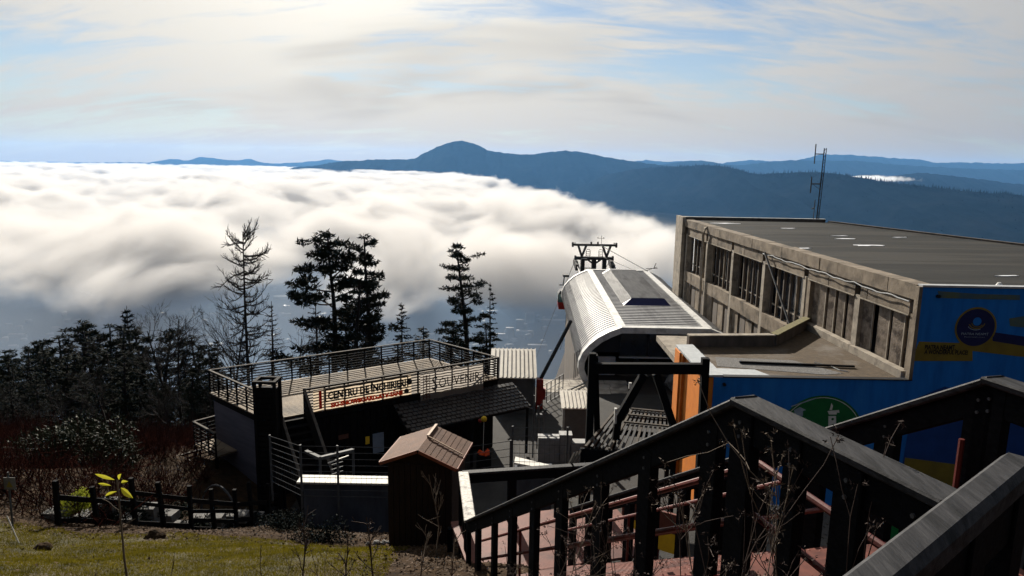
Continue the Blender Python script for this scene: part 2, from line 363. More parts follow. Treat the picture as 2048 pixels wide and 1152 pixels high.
def build_ground():
    xs = np.unique(np.concatenate([np.linspace(-700,-60,33), np.linspace(-60,-16,60), np.linspace(-16,6,190), np.linspace(6,40,70), np.linspace(40,700,33)]))
    ys = np.unique(np.concatenate([np.linspace(-25,2,30), np.linspace(2,26,230), np.linspace(26,60,70), np.linspace(60,160,60), np.linspace(160,760,40)]))
    X, Y = np.meshgrid(xs, ys); Z = ground(X, Y)
    v = np.stack([X, Y, Z], -1).reshape(-1, 3); f = grid_faces(len(ys), len(xs))
    c = v[f].mean(1)
    grass_edge = 14.3+0.9*(fbm(c[:,0]*0.5, c[:,1]*0.3, 4)-0.5)*2
    lawn = (c[:,1] < grass_edge) & (c[:,0] < -2.2+1.2*(fbm(c[:,1]*0.8,c[:,0]*0.2,3)-0.5)) & (c[:,0] > -24)
    mi = np.where(lawn, 1, np.where((c[:,1] > 40) | (c[:,0] < -18), 2, np.where((c[:,1] > 20) & (c[:,0] > -8), 3, 0)))
    struct(link('ground', np_mesh('ground', v, f, [M['soil'], M['lawn'], M['hill_side'], M['yard']], True, mi)))
build_ground()
# valley floor out to the horizon
vf = MB(); vf.poly([(-60000,690,-331.5),(60000,690,-331.5),(60000,60000,-331.5),(-60000,60000,-331.5)])
struct(vf.build('valley_floor', M['valley']))

# ------------------------------------------------------------------ SETTING: mountain ridges
def ridge(name, pts, Y, front, back, base=-332, crest_noise=6.0, ncol=420, nrow=46, seed=0.0, ext=0.0):
    xs_px = [p[0] for p in pts]; C = [aty(p[0], p[1], p[2] if len(p) > 2 else Y) for p in pts]
    cx = np.array([c.x for c in C]); cz = np.array([c.z for c in C])
    X = np.linspace(cx[0], cx[-1], ncol); Zc = np.interp(X, cx, cz); YC = np.interp(X, cx, np.array([c.y for c in C]))
    k = np.hanning(9); k /= k.sum(); Zc = np.convolve(np.pad(Zc, 4, 'edge'), k, 'valid')
    Zc = Zc+crest_noise*(fbm(X/(Y*0.006)+seed, X*0+seed, 5, 0.6)-0.5)*2
    t = np.concatenate([np.linspace(-1, 0, int(nrow*0.75)), np.linspace(0, 1, nrow-int(nrow*0.75)+1)[1:]])
    V = []
    for ti in t:
        d = front if ti < 0 else back; a = abs(ti)
        y = YC+ti*d+(fbm(X/(front*0.35)+seed*3, X*0+3, 3)-0.5)*front*0.25*a
        prof = (1-a)**1.15
        spur = (fbm(X/(front*0.16)+seed, np.full_like(X, ti*2.5+seed), 5, 0.55)-0.5)*2
        z = base+(Zc-base)*np.clip(prof+spur*0.30*a*(1-a)*2, 0, 1.0)
        V.append(np.stack([X, y, z], -1))
    V = np.array(V).reshape(-1, 3)
    return struct(link(name, np_mesh(name, V, grid_faces(len(t), ncol), M['hill_forest'], True)))
ridge('mountain', [(60,345),(200,342),(420,340),(560,338),(620,332),(680,323),(760,319),(830,318),(850,305),(880,291),(910,283),(925,282),(945,286),(980,302),(1010,306),(1060,309),(1100,304),(1130,301),(1165,304),(1200,312),(1240,319),(1300,328),(1380,336),(1480,345),(1600,360),(1800,400)], 9000, 1500, 3000, crest_noise=16, ncol=700, seed=1.3)
ridge('far_hills', [(1040,345),(1180,330),(1250,325),(1290,320),(1335,323),(1400,321),(1440,327),(1500,320),(1560,323),(1605,319),(1640,309),(1690,309),(1750,313),(1800,317),(1835,318),(1870,326),(1930,325),(2000,327),(2048,326),(2200,330),(2500,338)], 16000, 1800, 3000, crest_noise=22, ncol=500, seed=4.1)
ridge('far_hills', [(-500,345),(100,332),(190,325),(250,324),(300,325),(330,319),(352,318),(372,322),(400,314),(428,316),(450,320),(480,321),(498,317),(520,324),(550,327),(600,325),(640,321),(655,318),(690,323),(760,330),(900,345)], 17500, 1500, 3000, crest_noise=18, ncol=500, seed=7.7)
ridge('hills', [(1230,352),(1290,337),(1340,326),(1375,322),(1410,321),(1440,328),(1475,331),(1520,326),(1580,320),(1650,321),(1720,322),(1800,330),(1880,334),(1960,338),(2048,340),(2200,345),(2500,350)], 12500, 1500, 2500, crest_noise=16, ncol=420, seed=9.2)
ridge('hills', [(1560,378),(1640,376),(1700,372),(1745,364),(1790,352),(1835,345),(1880,349),(1940,356),(2000,364),(2048,369),(2200,374),(2500,380)], 7600, 1200, 1800, crest_noise=10, ncol=300, seed=12.2)
ridge('forest_ridge', [(1010,470,8200),(1060,440,8000),(1110,405,7800),(1160,372,7600),(1210,350,7400),(1260,340,7000),(1300,335,6700),(1340,334,6400),(1375,332,6100),(1420,330,5700),(1450,333,5400),(1490,343,5200),(1520,349,5000),(1560,346,4900),(1600,344,4700),(1640,344,4500),(1700,352,4300),(1760,362,4100),(1800,368,4000),(1860,374,3900),(1920,381,3800),(1980,386,3700),(2048,391,3600),(2200,402,3400),(2400,420,3200),(2900,470,2800)], 4500, 1700, 1500, crest_noise=7, ncol=700, nrow=60, seed=2.6)
ridge('hills', [(760,392),(830,383),(880,377),(920,370),(960,362),(1010,372),(1100,400)], 5600, 500, 900, base=-200, crest_noise=5, ncol=160, nrow=20, seed=15.0)

# spiky firs along the crest of the near ridge: a far wood, one mass
def ridge_firs():
    rs = np.random.RandomState(3); v = []; f = []
    o = [ob for ob in bpy.data.objects if ob.name == 'forest_ridge'][0]
    n = len(o.data.vertices); co = np.empty(n*3, np.float32); o.data.vertices.foreach_get('co', co); co = co.reshape(-1, 3)
    for _ in range(3600):
        i = rs.randint(n); p = co[i]
        if rs.rand() < 0.75:
            r = 44+rs.randint(-3, 3); i = r*700+rs.randint(250, 640); p = co[i]
        h = rs.uniform(9, 22)*(1.3 if rs.rand() < 0.12 else 1); w = h*0.16; x, y, z = p[0]+rs.uniform(-6,6), p[1], p[2]-1
        b = len(v); v += [(x-w,y,z),(x+w*0.5,y-w,z),(x+w*0.5,y+w,z),(x+rs.uniform(-.5,.5),y,z+h)]
        f += [(b,b+1,b+3),(b+1,b+2,b+3),(b+2,b,b+3)]
    stuff(link('ridge_forest', np_mesh('ridge_forest', v, f, M['hill_forest'])), 'spiky fir wood along the dark ridge beyond the valley', 'forest')
ridge_firs()

# ------------------------------------------------------------------ the town on the valley floor
def town():
    rs = np.random.RandomState(11); v = []; f = []; mi = []
    big = []
    def house(x, y, w, d, h, a, out):
        c, s = math.cos(a), math.sin(a); b = len(out[0])
        for zz, k in ((-332, 1.0), (-331.5+h, 1.0)):
            for sx, sy in ((-1,-1),(1,-1),(1,1),(-1,1)): out[0].append((x+(sx*w*c-sy*d*s)/2, y+(sx*w*s+sy*d*c)/2, zz))
        zr = -331.5+h+min(w,d)*0.14
        for sx in (-1, 1): out[0].append((x+sx*w*c/2, y+sx*w*s/2, zr))
        out[1].extend([(b,b+1,b+5,b+4),(b+2,b+3,b+7,b+6),(b+1,b+2,b+6,b+5),(b+3,b,b+4,b+7),(b+4,b+5,b+9,b+8),(b+6,b+7,b+8,b+9)]); out[2].extend([0,0,0,0,1,1])
    k = 0
    while k < 1100:
        x = rs.uniform(-1100, 900); y = rs.uniform(1000, 3200)
        if fbm(np.array([x/260.]), np.array([y/260.]), 3)[0] < 0.46: continue
        house(x, y, rs.uniform(7,17), rs.uniform(6,11), rs.uniform(3,9), rs.choice([0.3, 0.3+math.pi/2, 0.9])+rs.uniform(-.1,.1), (v, f, mi)); k += 1
    stuff(link('far_town', np_mesh('far_town', v, f, [M['house_wall'], M['house_roof']], False, mi)), 'town roofs scattered in the misty valley below the cloud', 'town')
    spots = [(1108,640,52,15,9),(1050,662,34,16,9),(985,622,26,16,8),(1090,600,22,14,8),(560,593,30,14,8),(520,592,26,12,7),(380,592,26,12,7),(760,668,28,16,10),(770,596,22,12,7),
             (855,668,26,14,12),(215,632,24,12,7),(280,607,26,10,7),(540,630,24,12,8),(1075,690,36,14,8),(1060,625,18,12,22),(1040,640,16,12,24),(1020,656,16,14,20),(640,640,22,12,9),(35,668,30,10,7),(1000,668,30,12,8)]
    for (px, py, w, d, h) in spots:
        p = atz(px, py, -331.5+h); m = ([], [], []); house(p.x, p.y, w, d, h, rs.choice([0.0, 0.25, -0.2]), m)
        e = link('town_building', np_mesh('town_building', m[0], m[1], [M['house_wall'], M['house_roof']], False, m[2]))
        if px == 1108: tag(e, 'long pale warehouse roof in the valley beside the station roof', 'warehouse')
        elif h >= 20: tag(e, 'tall pale apartment block in the misty town left of the station', 'building', 'tall blocks in the valley town')
        else: tag(e, 'small pale building in the misty valley town', 'building', 'buildings in the valley town')
town()

# ------------------------------------------------------------------ sea of clouds: a body of vapour lying in the valley
def vol_cloud():
    # outline of the bank in plan, counter-clockwise
    def pz(x, y, z): p = atz(x, y, z); return (p.x, p.y)
    zb, zt = -205.0, -70.0
    edge = [(-4200,560),(-300,560),(420,600),(640,1500),(560,2500),(350,3600),(50,6000),(-200,8200),(-1500,13500),(-15000,13500),(-11000,4000)]
    mb = MB().prism(edge, -330.5, zt)
    m = bpy.data.materials.new('cloud_vapour'); m.use_nodes = True; nt = m.node_tree; N = nt.nodes; L = nt.links; N.clear()
    geo = N.new('ShaderNodeNewGeometry'); pos = geo.outputs['Position']
    def mt(op, a, b=0.0, c=None, clamp=False):
        n = N.new('ShaderNodeMath'); n.operation = op; n.use_clamp = clamp
        for i, q in enumerate((a, b, c)):
            if q is None: continue
            if isinstance(q, (int, float)): n.inputs[i].default_value = q
            else: L.new(q, n.inputs[i])
        return n.outputs[0]
    def noise(sc, det, st, rough, dist=0.0):
        mp = N.new('ShaderNodeMapping'); mp.inputs['Scale'].default_value = st; L.new(pos, mp.inputs[0]); n = N.new('ShaderNodeTexNoise'); n.inputs['Scale'].default_value = sc; n.inputs['Detail'].default_value = det; n.inputs['Roughness'].default_value = rough; n.inputs['Distortion'].default_value = dist; L.new(mp.outputs[0], n.inputs['Vector']); return n.outputs['Fac']
    sep = N.new('ShaderNodeSeparateXYZ'); L.new(pos, sep.inputs[0]); x, y, z = sep.outputs
    n1 = noise(0.0040, 5.0, (1.0, 0.9, 1.5), 0.60, 0.5)
    n2 = noise(0.0011, 2.0, (1.0, 0.7, 0.6), 0.5)
    h = mt('MULTIPLY_ADD', z, 1.0/(zt-zb), -zb/(zt-zb))           # 0 at the base, 1 at the top
    d = mt('MULTIPLY', mt('SUBTRACT', n1, 0.5), 5.4)
    d = mt('ADD', d, mt('MULTIPLY', mt('SUBTRACT', n2, 0.5), 3.2))
    d = mt('ADD', d, 0.70); d = mt('SUBTRACT', d, mt('MULTIPLY', mt('POWER', mt('MAXIMUM', h, 0.0), 2.0), 1.5))
    d = mt('SUBTRACT', d, mt('MULTIPLY', mt('MAXIMUM', mt('SUBTRACT', 0.25, h), 0.0), 2.6))
    # ragged edges: near front and right flank
    r = mt('SQRT', mt('ADD', mt('MULTIPLY', x, x), mt('MULTIPLY', y, y)))
    d = mt('SUBTRACT', d, mt('MULTIPLY', mt('MAXIMUM', mt('SUBTRACT', mt('MULTIPLY_ADD', mt('MAXIMUM', mt('MULTIPLY_ADD', x, -1.0, -250.0), 0.0), 0.55, 1080.0), r), 0.0), 0.0034))
    fl = mt('ADD', x, mt('MULTIPLY_ADD', y, 0.11, -330.0))
    d = mt('SUBTRACT', d, mt('MULTIPLY', mt('MAXIMUM', fl, 0.0), 0.004))
    d = mt('MULTIPLY', mt('MINIMUM', mt('MAXIMUM', d, 0.0), 1.0), 0.028)
    low = mt('MULTIPLY', mt('MULTIPLY_ADD', z, -0.012, -2.0, clamp=True), 0.0015)   # thin mist under the bank
    d = mt('MAXIMUM', d, low)
    pv = N.new('ShaderNodeVolumePrincipled'); pv.inputs['Color'].default_value = (0.925,0.905,0.88,1); pv.inputs['Anisotropy'].default_value = 0.0; L.new(d, pv.inputs['Density'])
    cm = N.new('ShaderNodeMix'); cm.data_type = 'RGBA'; L.new(mt('MULTIPLY_ADD', z, -0.02, -3.9, clamp=True), cm.inputs[0]); cm.inputs[6].default_value = (0.925,0.905,0.88,1); cm.inputs[7].default_value = (0.46,0.68,0.97,1); L.new(cm.outputs[2], pv.inputs['Color'])
    o = N.new('ShaderNodeOutputMaterial'); L.new(pv.outputs[0], o.inputs['Volume']); m.cycles.volume_step_rate = 0.022
    c = mb.build('cloud_sea', m); stuff(c, 'white sea of cloud filling the valley below the mountains', 'cloud')
vol_cloud()

def cloud_bank(label, c, rx, ry, rz, dens):
    """small torn bank: an ellipsoid of vapour broken up by noise"""
    m = bpy.data.materials.new('bank_vapour'); m.use_nodes = True; nt = m.node_tree; N = nt.nodes; L = nt.links; N.clear()
    geo = N.new('ShaderNodeNewGeometry'); vs = N.new('ShaderNodeVectorMath'); vs.operation = 'SUBTRACT'; L.new(geo.outputs['Position'], vs.inputs[0]); vs.inputs[1].default_value = c
    dv = N.new('ShaderNodeVectorMath'); dv.operation = 'DIVIDE'; L.new(vs.outputs[0], dv.inputs[0]); dv.inputs[1].default_value = (rx, ry, rz)
    ln = N.new('ShaderNodeVectorMath'); ln.operation = 'LENGTH'; L.new(dv.outputs[0], ln.inputs[0])
    no = N.new('ShaderNodeTexNoise'); no.inputs['Scale'].default_value = 2.2/rx*3; no.inputs['Detail'].default_value = 4; L.new(geo.outputs['Position'], no.inputs['Vector'])
    a = N.new('ShaderNodeMath'); a.operation = 'MULTIPLY_ADD'; L.new(no.outputs['Fac'], a.inputs[0]); a.inputs[1].default_value = 2.6; a.inputs[2].default_value = -0.45
    b = N.new('ShaderNodeMath'); b.operation = 'SUBTRACT'; L.new(a.outputs[0], b.inputs[0]); L.new(ln.outputs['Value'], b.inputs[1])
    k = N.new('ShaderNodeMath'); k.operation = 'MULTIPLY'; k.use_clamp = True; L.new(b.outputs[0], k.inputs[0]); k.inputs[1].default_value = 1.0
    k2 = N.new('ShaderNodeMath'); k2.operation = 'MULTIPLY'; L.new(k.outputs[0], k2.inputs[0]); k2.inputs[1].default_value = dens
    sc = N.new('ShaderNodeVolumeScatter'); sc.inputs['Color'].default_value = (0.92,0.90,0.87,1); L.new(k2.outputs[0], sc.inputs['Density'])
    o = N.new('ShaderNodeOutputMaterial'); L.new(sc.outputs[0], o.inputs['Volume']); m.cycles.volume_step_rate = 0.25
    e = MB().box(c[0]-rx*1.3,c[0]+rx*1.3,c[1]-ry*1.3,c[1]+ry*1.3,c[2]-rz*1.2,c[2]+rz*1.2).build('cloud_bank', m); stuff(e, label, 'cloud')
p = aty(1745, 357, 6000); cloud_bank('small white cloud bank caught between the ridges on the right', tuple(p), 330, 260, 26, 0.03)
p = aty(900, 356, 7000); cloud_bank('torn cloud edge in front of the pointed mountain', tuple(p), 420, 300, 45, 0.02)
p = aty(1120, 404, 2600); cloud_bank('torn wisp of cloud before the dark mountain flank', tuple(p), 90, 90, 14, 0.02)

# ------------------------------------------------------------------ haze: one even body of air round everything
hz = MB(); hz.box(-24000, 24000, -300, 20800, -335, 420)
hm = bpy.data.materials.new('air'); hm.use_nodes = True; hm.node_tree.nodes.clear()
pv = hm.node_tree.nodes.new('ShaderNodeVolumePrincipled'); pv.inputs['Color'].default_value = (0.20, 0.50, 1.0, 1); pv.inputs['Density'].default_value = 2.2e-5; pv.inputs['Anisotropy'].default_value = 0.25
ho = hm.node_tree.nodes.new('ShaderNodeOutputMaterial'); hm.node_tree.links.new(pv.outputs[0], ho.inputs['Volume'])
stuff(hz.build('haze', hm), 'pale blue air in front of the far mountains', 'haze')
# ================================================================== THINGS
def V3(p, z): return Vector((p[0], p[1], z))
def box_part(name, m, parent, x0, x1, y0, y1, z0, z1): return MB().box(x0,x1,y0,y1,z0,z1).build(name, m, parent)
def quad_slab(p, n_off):                      # 4 corners + offset vector -> hexa corner list
    return [Vector(q)+n_off for q in p]+[Vector(q) for q in p]
def text_mesh(txt, size, m, name, parent, origin, right, up, off=0.0, width=None, shear=0.0, bold=0.0):
    c = bpy.data.curves.new('t', 'FONT'); c.body = txt; c.size = size; c.offset = bold; c.shear = shear; c.resolution_u = 2
    o = bpy.data.objects.new('t', c); COL.objects.link(o); dg = bpy.context.evaluated_depsgraph_get()
    me = bpy.data.meshes.new_from_object(o.evaluated_get(dg)); bpy.data.objects.remove(o); bpy.data.curves.remove(c)
    me.name = name; me.materials.clear(); me.materials.append(m)
    n = len(me.vertices); co = np.empty(n*3, np.float32); me.vertices.foreach_get('co', co); co = co.reshape(-1, 3)
    w0, w1 = co[:,0].min(), co[:,0].max(); k = (width/(w1-w0)) if width else 1.0
    R_ = np.array(Vector(right).normalized()); U_ = np.array(Vector(up).normalized()); N_ = np.cross(R_, U_)
    P = np.array(origin)+((co[:,0:1]-w0)*k)*R_+co[:,1:2]*U_+N_*off
    me.vertices.foreach_set('co', P.astype(np.float32).ravel()); me.update()
    return link(name, me, parent)

def railing(parent, pts, h, nslat, spacing, post=0.06, slat=(0.022, 0.045), cap=(0.10, 0.032), mats=('dark_wood', 'dark_wood', 'rail_cap'), name='railing', gap=0.09):
    """handrail along a 3D polyline (pts at floor level): the cap is the part, posts and slats its sub-parts"""
    pts = [Vector(p) for p in pts]; c = MB()
    for a, b in zip(pts, pts[1:]):
        up = Vector((0,0,h)); d = (b-a).normalized(); c.bar(a+up-d*0.03, b+up+d*0.03, cap[0], cap[1], bevel=0.008)
    R = c.build(name, M[mats[2]], parent)
    for i, (a, b) in enumerate(zip(pts, pts[1:])):
        d = b-a; L = d.length; n = max(1, round(L/spacing)); dirn = d.normalized(); side = dirn.cross(Vector((0,0,1))).normalized()
        for k in range(n+(1 if i == len(pts)-2 else 0)):
            p = a+d*(k/n); MB().bar(p-Vector((0,0,0.12)), p+Vector((0,0,h-cap[1]/2)), post*0.8, post, up=dirn).build('post', M[mats[0]], R)
        for k in range(nslat):
            z = gap+(h-gap-0.06)*k/max(1, nslat-1) if nslat > 1 else h*0.5
            q = Vector((0,0,z)); MB().bar(a+q+side*post*0.55, b+q+side*post*0.55, slat[0], slat[1]).build('slat', M[mats[1]], R)
    return R

# translucent cloth for the banners
def cloth(name, c, shade, mixf=0.5):
    m = bpy.data.materials.new(name); m.use_nodes = True; nt = m.node_tree; nt.nodes.clear(); N = nt.nodes; L = nt.links
    ge = N.new('ShaderNodeNewGeometry'); no = N.new('ShaderNodeTexNoise'); no.inputs['Scale'].default_value = 2.5; L.new(ge.outputs['Position'], no.inputs['Vector'])
    mx = N.new('ShaderNodeMix'); mx.data_type = 'RGBA'; L.new(no.outputs['Fac'], mx.inputs[0]); mx.inputs[6].default_value = (*c, 1); mx.inputs[7].default_value = (*shade, 1)
    d = N.new('ShaderNodeBsdfDiffuse'); t = N.new('ShaderNodeBsdfTranslucent'); L.new(mx.outputs[2], d.inputs[0]); L.new(mx.outputs[2], t.inputs[0])
    s = N.new('ShaderNodeMixShader'); s.inputs[0].default_value = mixf; L.new(d.outputs[0], s.inputs[1]); L.new(t.outputs[0], s.inputs[2])
    o = N.new('ShaderNodeOutputMaterial'); L.new(s.outputs[0], o.inputs[0]); M[name] = m; return m
cloth('cloth_white', (0.42,0.35,0.265), (0.34,0.28,0.21), 0.75); cloth('cloth_grey', (0.36,0.33,0.295), (0.28,0.255,0.23), 0.65); cloth('cloth_red', (0.62,0.06,0.02), (0.5,0.05,0.02))
cloth('blade_green', (0.140,0.112,0.010), (0.006,0.010,0.002), 0.5); cloth('leafy', (0.33,0.29,0.025), (0.20,0.20,0.018)); M['leaf_yellow'] = M['leafy']; cloth('limey', (0.22,0.24,0.025), (0.15,0.17,0.02)); M['leaf_lime'] = M['limey']

# ------------------------------------------------------------------ concrete hall with the mural front
def wallx(y): return 14.45-0.0273*(y-24.4)
def concrete_hall():
    T = empty('concrete_hall', (20, 40, -12.5), 'long raw concrete hall with flat grey roof and blue mural front', 'building')
    ZT = -3.95
    RP = [(14.42,24.42),(36.0,24.42),(34.0,30.0),(28.9,39.3),(24.9,55.3),(wallx(55.3)+0.02,55.3)]
    rf = MB().prism(RP, ZT-0.22, ZT-0.02).build('roof', M['roof_felt'], T)
    def redge(y): return np.interp(y, [24.42,30.0,39.3,55.3], [36.0,34.0,28.9,24.9])
    y = 24.46; kk = 0
    while y < 55.1:
        e = min(y+1.02, 55.2); z = ZT-0.018+0.007*(kk % 2)+0.004*((kk*5) % 3)
        MB().hexa([(wallx(y)+0.36,y,ZT-0.03),(redge(y)-0.12,y,ZT-0.03),(redge(e)-0.12,e-0.012,ZT-0.03),(wallx(e)+0.36,e-0.012,ZT-0.03),(wallx(y)+0.36,y,z),(redge(y)-0.12,y,z),(redge(e)-0.12,e-0.012,z+0.012),(wallx(e)+0.36,e-0.012,z+0.012)]).build('felt_strip', M['roof_felt'], rf); y = e; kk += 1
    # snow remnants lie on the roof as thin patches
    rs = random.Random(4)
    for (px, py, w, h) in [(1600,497,50,5),(1690,478,40,4),(1735,491,75,6),(1680,472,30,3),(1575,457,30,3),(1450,447,60,3),(1800,475,22,3),(2015,552,36,6)]:
        c = atz(px, py, ZT); k = c.y/F; n = 14; P = []
        for i in range(n):
            a = 2*math.pi*i/n; q = rs.uniform(0.6, 1.1); P.append((c.x+w/2*k*math.cos(a)*q+math.sin(a)*q*0.4, c.y+h/2*k*c.y/4.0*0.45*math.sin(a)*q*rs.uniform(0.4,1)))
        MB().prism(P, ZT-0.02, ZT+0.022).build('snow_patch', M['snow'], rf)
    # parapets on the far and right edges
    pr = MB(); pr.bar((wallx(55)-0.05,55.45,ZT-0.02),(24.6,55.45,ZT-0.02),0.25,0.44); pr.build('parapet', M['concrete_dark'], T)
    MB().bar((wallx(55)-0.05,55.45,ZT+0.225),(24.6,55.45,ZT+0.225),0.32,0.045).build('coping', M['trim_white'], T)  # white strip paints the sunlit top of the dark parapet
    pr = MB(); pr.bar((24.95,55.4,ZT-0.05),(28.98,39.4,ZT-0.05),0.22,0.30); pr.bar((28.98,39.4,ZT-0.05),(34.05,30.0,ZT-0.05),0.22,0.30); pr.build('parapet', M['concrete_dark'], T)
    # end fin at the far left corner; pale strip paints its sunlit edge
    MB().box(13.28,13.52,55.0,57.2,-13,-3.72).build('end_fin', M['concrete_pale'], T)
    MB().box(13.524,14.2,55.3,57.0,-13,-3.78).build('end_fin', M['concrete'], T)
    # inner dark body
    MB().prism([(wallx(25)+0.75,25.0),(33.5,25.0),(27.9,39.3),(24.3,54.9),(wallx(54.9)+0.75,54.9)], -13, ZT-0.25).build('inner_wall', M['void'], T)
    # left face: columns, parapet course, lintels, sill course
    cols = [24.62, 28.5, 33.3, 38.7, 43.9, 49.3, 54.6]
    for i, y in enumerate(cols):
        lo = -7.35 if i < 2 else -13.0
        w = 0.42 if i else 0.34
        if i == 2:
            MB().box(wallx(y)-0.03,wallx(y)+0.5,y-0.45,y-0.03,lo,-5.0).build('column', M['concrete'], T); MB().box(wallx(y)-0.06,wallx(y)+0.5,y+0.0,y+0.32,lo,-5.0).build('column', M['concrete_pale'], T)
        else: MB().box(wallx(y)-0.04,wallx(y)+0.5,y-w/2,y+w/2,lo,-5.0).build('column', M['concrete_pale' if i else 'concrete'], T)
    def course(name, y0, y1, z0, z1, out, step, m, seed):
        rr = random.Random(seed); y = y0
        while y < y1-0.05:
            e = min(y1, y+step*rr.uniform(0.85,1.15)); e = y1 if y1-e < 0.5 else e; j = rr.uniform(-0.012, 0.012); dz = rr.uniform(-0.015,0.015)
            MB().hexa([(wallx(y)-out+j,y+0.012,z0+dz),(wallx(y)+0.5,y+0.012,z0+dz),(wallx(e)+0.5,e-0.012,z0+dz),(wallx(e)-out+j,e-0.012,z0+dz),
                       (wallx(y)-out+j,y+0.012,z1+dz),(wallx(y)+0.5,y+0.012,z1+dz),(wallx(e)+0.5,e-0.012,z1+dz),(wallx(e)-out+j,e-0.012,z1+dz)]).build(name, m, T); y = e
    course('parapet_block', 24.44, 54.9, -4.45, -3.9, 0.16, 2.0, M['concrete'], 1)
    for i, (a, b) in enumerate(zip(cols, cols[1:])):
        course('lintel', a+0.22, b-0.22, -5.05, -4.47, 0.06, 2.6, M['concrete'], 20+i)
        MB().hexa([(wallx(y)+dx,y,z) for z in (-5.10,-5.055) for (dx,y) in ((-0.09,a+0.22),(0.3,a+0.22),(0.3,b-0.22),(-0.09,b-0.22))]).build('lintel_lip', M['concrete_pale'], T)
        if i >= 2: course('sill_course', a+0.2, b-0.2, -8.65, -7.85, 0.05, 3.4, M['concrete'], 40+i)
    # near bays: tall folded panels over the annex roof
    for i in (0, 1):
        a, b = cols[i]+0.22, cols[i+1]-(0.45 if i == 1 else 0.22); n = 3 if i == 0 else 5; w = (b-a)/n
        for k in range(n):
            y0 = a+k*w+w*0.40; y1 = a+(k+1)*w-0.01; dj = 0.03*((k*7+i*3) % 4)
            MB().hexa([(wallx(y0)+0.12+dj,y0,-7.45),(wallx(y0)+0.24,y0,-7.45),(wallx(y1)+0.24,y1,-7.45),(wallx(y1)+0.05+dj,y1,-7.45),
                       (wallx(y0)+0.12+dj,y0,-5.1),(wallx(y0)+0.24,y0,-5.1),(wallx(y1)+0.24,y1,-5.1),(wallx(y1)+0.05+dj,y1,-5.1)]).build('wall_panel', M['panel_rough'], T)
            MB().box(wallx(y0)+0.09+dj,wallx(y0)+0.15+dj,y0-0.05,y0+0.015,-7.45,-5.1).build('panel_edge', M['concrete_pale'], T)
        MB().hexa([(wallx(y)+dx,y,z) for z in (-7.45,-7.12) for (dx,y) in ((-0.22,a-0.2),(0.1,a-0.2),(0.1,b+0.2),(-0.22,b+0.2))]).build('kerb', M['concrete_pale'], T)
    # far bays: window openings with mullions, fins and plain panels below
    for i in range(2, 6):
        a, b = cols[i]+(0.34 if i == 2 else 0.22), cols[i+1]-0.22; n = 6; w = (b-a)/n
        for k in range(n):
            y = a+(k+0.5)*w
            MB().hexa([(wallx(y)+dx,y+dy,z) for z in (-7.85,-5.1) for (dx,dy) in ((0.20,-0.05),(0.34,-0.05),(0.34,0.05),(0.20,0.05))]).build('mullion', M['concrete_dark' if (k+i) % 3 else 'concrete'], T)
            if k < n-1: MB().box(wallx(y)+0.26,wallx(y)+0.33,y+0.06,y+w-0.06,-7.27,-7.20).build('window_rail', M['concrete_pale'], T)
        MB().box(wallx(b)+0.56,wallx(b)+0.60,a,b,-7.85,-5.1).build('window_pane', M['glass_dark'], T)
        h = (b-a)/2
        for k in range(2):
            y0 = a+k*h
            MB().box(wallx(y0)+0.10,wallx(y0)+0.3,y0+0.04,y0+h*0.40,-13,-8.66).build('wall_panel', M['concrete_dark'], T)
            MB().box(wallx(y0)+0.05,wallx(y0)+0.3,y0+h*0.52,y0+h-0.04,-13,-8.66).build('wall_panel', M['concrete'], T)
    # drain pipe and cable
    y = 49.6; MB().tube([(wallx(y)-0.05,y-0.6,-3.98),(wallx(y)-0.24,y-0.35,-4.1),(wallx(y)-0.30,y-0.1,-4.6),(wallx(y)-0.22,y,-5.4),(wallx(y)-0.2,y,-12.8)], 0.09, 8).build('drain_pipe', M['concrete_pale'], T, True)
    P = [(wallx(yy)-0.19, yy, -4.5-0.07*abs(math.sin(yy*1.1))-0.02*math.sin(yy*5)) for yy in np.linspace(24.7, 38.6, 40)]
    MB().tube(P, 0.022, 5).build('cable', M['trim_grey'], T)
    # blue mural front
    front = MB(); front.box(14.40,36.0,24.20,24.40,-12.6,-3.93); front.build('mural_wall', M['blue_paint'], T)
    MB().box(14.27,14.396,24.19,24.43,-7.30,-3.93).build('corner_block', M['concrete'], T)
    MB().box(14.36,36.02,24.16,24.46,-3.928,-3.86).build('coping', M['trim_grey'], T)
    y = 24.195
    def P2(px, py): v = aty(px, py, y); return v.x, v.z
    def shape(name, pts, m, dy=0.0): 
        q = [P2(*p) for p in pts]; MB().poly([(a, y-dy, b) for a, b in q]).build(name, m, T)
    shape('painted_band', [(1838,683),(1930,686),(1930,722),(1822,722)], M['yellow_paint'], 0.002)
    shape('painted_band', [(1912,686),(1990,676),(2048,690),(2200,720),(2200,748),(2048,714),(1945,702),(1945,722),(1912,722)], M['yellow_paint'], 0.004)
    shape('painted_band', [(1985,664),(2048,673),(2200,700),(2200,722),(2048,692),(1985,682)], M['navy_paint'], 0.006)
    shape('painted_hill', [(1826,800),(1848,790),(1872,780),(1890,773),(1915,781),(1950,788),(2010,800),(2048,795),(2200,790),(2200,960),(1800,960)], M['blue_deep'], 0.002)
    shape('painted_band', [(1810,915),(1960,935),(2200,950),(2200,990),(1800,985)], M['yellow_paint'], 0.004)
    shape('painted_band', [(1875,582),(1960,588),(2040,590),(2040,600),(1950,598),(1880,596)], M['olive_paint'], 0.003)
    shape('painted_band', [(2018,637),(2048,632),(2120,630),(2120,650),(2048,655),(2020,652)], M['olive_paint'], 0.003)
    c = aty(1951, 655, y); r = 0.67
    MB().disc((c.x,y-0.010,c.z), r*1.10, 48).build('emblem_ring', M['yellow_paint'], T)
    e = MB().disc((c.x,y-0.014,c.z), r, 48).build('emblem', M['navy_paint'], T)
